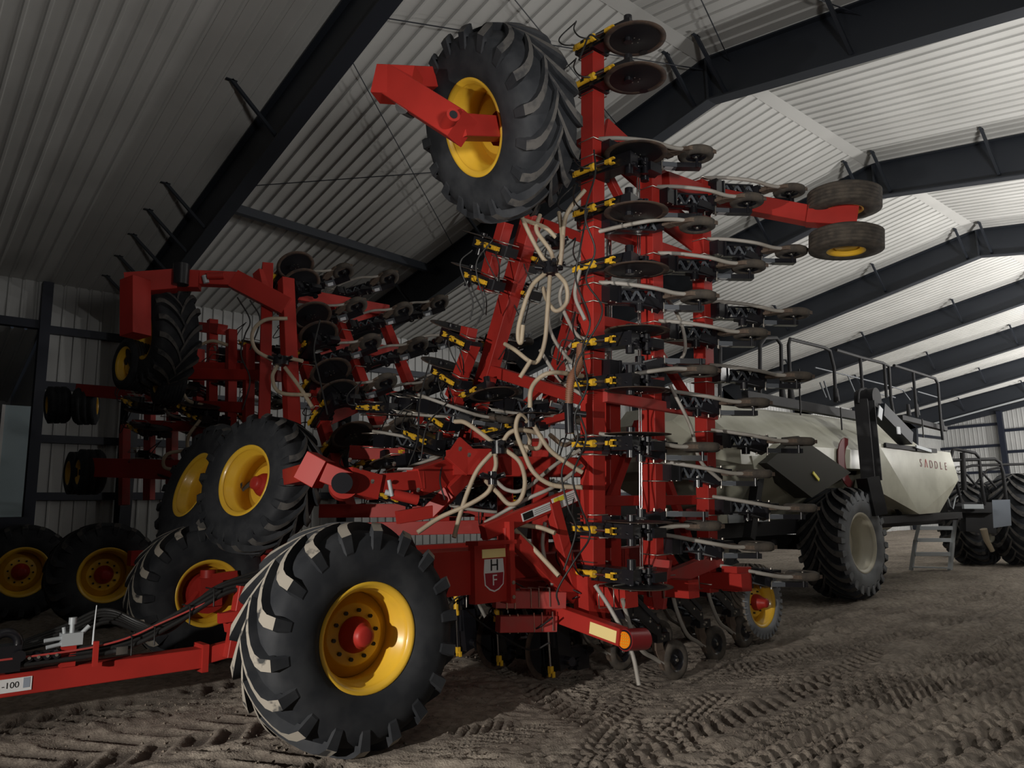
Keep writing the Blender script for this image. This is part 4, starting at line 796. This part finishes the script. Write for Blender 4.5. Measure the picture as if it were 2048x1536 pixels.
bl(CT, 'chassis_beam', 'bmatt', ((11.0, 7.9, 1.45), (21.9, 7.9, 1.45), .2, .28), ((11.0, 10.3, 1.45), (21.9, 10.3, 1.45), .2, .28), ((15.2, 7.4, 1.1), (15.2, 10.8, 1.1), .3), ((12.0, 7.5, 1.3), (12.6, 7.5, 2.75), .16), ((17.0, 7.4, 1.5), (21.8, 7.4, 1.52), .16), ((9.0, 9.1, 1.3), (12.0, 9.1, 1.4), .25), ((18.5, 7.5, 1.5), (17.6, 7.4, 2.2), .08), ((21.8, 7.4, 1.5), (21.8, 10.6, 1.5), .2))
b = MB().use('alu'); b.box((12.3, 7.9, 1.75), (1.3, .5, .34)); b.use('cream').box((11.55, 7.9, 1.72), (.35, .45, .28)); b.build('meter_box', CT)
b = MB().use('maroon'); b.cyl((11.5, 8.4, 1.5), (12.4, 8.4, 1.6), .35, 20); b.build('fan_housing', CT)
red(CT, 'deck_rail_beam', (AY(1490, 792, 7.9), AY(1745, 838, 7.9), .14, .2), key='bmatt'); red(CT, 'deck_rail_beam', (AY(1800, 835, 8.2), AY(1890, 858, 8.2), .14, .14), key='bmatt')
def rail(pts, r=.028, key='bmatt'): b = MB().use(key); b.tube([AY(x, y, yy) for x, y, yy in pts], r, 8); b.build('hand_rail', CT)
for p in ([(1582, 805, 8), (1577, 690, 8), (1580, 678, 8), (1648, 695, 8), (1660, 702, 8), (1668, 735, 8), (1672, 805, 8)], [(1672, 700, 8), (1722, 715, 8), (1765, 726, 8), (1778, 733, 8), (1782, 800, 8), (1790, 845, 8)],
          [(1720, 713, 8), (1726, 790, 8)], [(1768, 726, 8), (1773, 795, 8)], [(1788, 731, 8), (1870, 757, 8), (1876, 768, 8), (1882, 850, 8), (1886, 880, 8)], [(1826, 743, 8), (1834, 835, 8)],
          [(1520, 805, 8), (1520, 690, 8), (1530, 676, 8), (1553, 676, 8), (1562, 690, 8), (1564, 800, 8)], [(1440, 800, 8), (1440, 690, 8)], [(1562, 745, 8), (1455, 760, 8)]): rail(p, .040)
for p in ([(1630, 735, 9.8), (1720, 757, 9.8), (1780, 772, 9.8), (1805, 780, 9.8), (1820, 800, 9.8)], [(1695, 750, 9.8), (1712, 790, 9.8)], [(1725, 780, 9.0), (1790, 795, 9.0)], [(1835, 783, 9.2), (1876, 795, 9.2)], [(1640, 765, 9.5), (1652, 795, 9.5)], [(1648, 762, 9.5), (1660, 800, 9.5)], [(1753, 793, 9.5), (1765, 820, 9.5)]): rail(p, .022, 'gsteel')
for x, y, s_ in ((1672, 790, .075), (1582, 790, .08), (1565, 790, .08), (1834, 820, .07), (1884, 850, .07), (1817, 820, .06)): b = MB().use('bmatt'); p = AY(x, y, 8); b.cyl(p - V(0, 0, .15), p + V(0, 0, .15), s_, 10, s_ * .7); b.build('rail_socket', CT)
# loading conveyor folded up against the side
bl(CT, 'conveyor_tube', 'bmatt', (AY(1722, 800, 7.1), AY(1742, 1020, 7.0), .26, .2), (AY(1742, 802, 7.0), AY(1757, 960, 6.95), .14, .12), (AY(1735, 955, 6.95), AY(1752, 1030, 6.9), .34, .3))
b = MB().use('bmatt'); p = AY(1740, 797, 7.1); b.cyl(p - V(0, .15, 0), p + V(0, .25, 0), .22, 20); b.tube(spline([p + V(-.6, 0, -.15), p + V(-.5, 0, .12), p + V(-.15, 0, .2)]), .03); b.build('conveyor_pivot', CT)
bl(CT, 'conveyor_hopper', 'steel', (AY(1755, 820, 7.0), AY(1812, 878, 7.0), .3, .3), (AY(1745, 800, 7.1), AY(1768, 830, 7.0), .2, .2)); b = MB().use('label'); b.bar(AY(1757, 822, 6.8), AY(1764, 830, 6.8), .02, .28); b.build('hopper_label', CT); b = MB().use('label'); b.box(AY(1797, 861, 6.82), (.16, .02, .16)); b.build('hopper_label', CT)
bl(CT, 'wind_deflector', 'bmatt', (AY(1770, 890, 7.08), AY(1832, 898, 7.08), .05, .10), (AY(1832, 898, 7.05), AY(1872, 902, 7.05), .05, .10))
bl(CT, 'latch', 'alu', (AY(1832, 893, 7.0), AY(1862, 902, 7.0), .03, .07))
for (x, y0, y1) in ((1598, 738, 830), (1681, 815, 860), (1844, 838, 875)): b = MB().use('ink'); b.tube([AY(x, y0, 7.25), AY(x + 3, y1, 7.25)], .018, 6); b.build('lid_cord', CT)
for i in range(4): b = MB().use('white'); b.bar(AY(1872 + i * 4, 1000 - i * 5, 7.2), AY(1874 + i * 4, 1008 - i * 5, 7.2), .03, .06); b.build('reflector_mark', CT)
# folding steps at the cart's rear platform
LD = empty('ladder', (22.9, 8.7, 0), 'silver folding step ladder hanging behind the cart beside the tall dual tires', 'ladder')
L_ = lambda x, y: AD(x, y, 20.5)
for a, b_ in (((1845, 1020), (1831, 1080)), ((1831, 1080), (1822, 1140)), ((1914, 1018), (1905, 1085)), ((1905, 1085), (1900, 1141))): b = MB().use('alu'); b.bar(L_(*a), L_(*b_), .12, .08); b.build('stile', LD)
for y, x0, x1 in ((1032, 1843, 1908), (1056, 1837, 1903), (1080, 1832, 1900), (1108, 1828, 1898)): b = MB().use('alu'); b.bar(L_(x0, y), L_(x1, y), .14, .10); b.build('rung', LD)
b = MB().use('alu'); b.bar(L_(1822, 1134), L_(1900, 1136), .16, .03); b.build('rung', LD)
# ------------------------------------------------------------------ machine with tall dual tires at the far right
TR = empty('tractor', (24.5, 7.4, 0), 'black machine on tall dual tires with tubular grab rails, behind the ladder', 'tractor')
for x, y, d_, R, W in ((1950, 1072, 22.6, 1.22, .95), (2046, 1062, 22.0, 1.34, .95), (1925, 1045, 26.5, 1.3, .9), (2010, 1050, 26, 1.3, .9)):
    c = AD(x, y, d_); c.z = R - .02; wheel(TR, 'dual_wheel', c, (0, -1, 0), R=R, W=W, rim=.55, n=22, dirn=1, lugmat='lug', key='creamr', hub=None, bolts=0)
T_ = lambda x, y, d=20: AD(x, y, d)
def tr(pts, r=.045, key='bmatt', nm='grab_rail'): b = MB().use(key); b.tube([T_(*p) for p in pts], r, 8); b.build(nm, TR)
tr([(1893, 990), (1901, 915), (1906, 899), (1915, 899), (1950, 906), (1958, 915), (1962, 960), (1970, 1010)]); tr([(1901, 925), (1912, 960), (1922, 1005)]); tr([(1893, 985), (1900, 1012), (1906, 1018), (1911, 995), (1922, 988)], .02, 'alu')
tr([(1885, 921), (1990, 918), (2000, 925), (2006, 945), (2012, 1000)]); tr([(1930, 935), (1945, 931), (2048, 928)], .035); tr([(1960, 940), (1992, 975)], .03); tr([(1930, 945), (1955, 975)], .03); tr([(1945, 975), (1975, 940), (2000, 935)], .03); tr([(1925, 905), (1928, 980)], .07, 'bmatt', 'exhaust_stack')
b = MB().use('bmatt'); b.bar(T_(1885, 1015, 20.3), T_(1985, 1015, 20.3), .5, .28); b.build('platform', TR); b = MB().use('bmatt'); b.bar(T_(1925, 1040, 20.4), T_(1985, 1045, 20.4), .3, .6); b.build('fuel_tank', TR)
b = MB().use('alu'); b.bar(T_(1926, 1013, 19.9), T_(1965, 1013, 19.9), .1, .12); b.build('battery_cover', TR)
b = MB().use('grey'); b.prism([T_(1984, 1000, 19.2), T_(2020, 999, 19.2), T_(2023, 1051, 19.2), T_(1987, 1056, 19.2)], ray(2000, 1030).normalized() * .02); b.build('hanging_sheet', TR)
b = MB().use('tan'); b.tube([T_(1967, 1058, 19.4), T_(1973, 1080, 19.4), T_(1985, 1102, 19.4)], .09, 8, .06); b.build('hanging_glove', TR)
b = MB().use('white'); b.prism([T_(1884, 924, 21), T_(1918, 920, 21), T_(1922, 950, 21), T_(1886, 953, 21)], ray(1900, 935).normalized() * .05); b.build('hood_panel', TR)
nn = -ray(1900, 940).normalized(); textmesh('hood_letters', 'URG', .34, .002, 'ink', TR, frame(T_(1901, 941, 20.95), R_, -ray(1900, 940)))
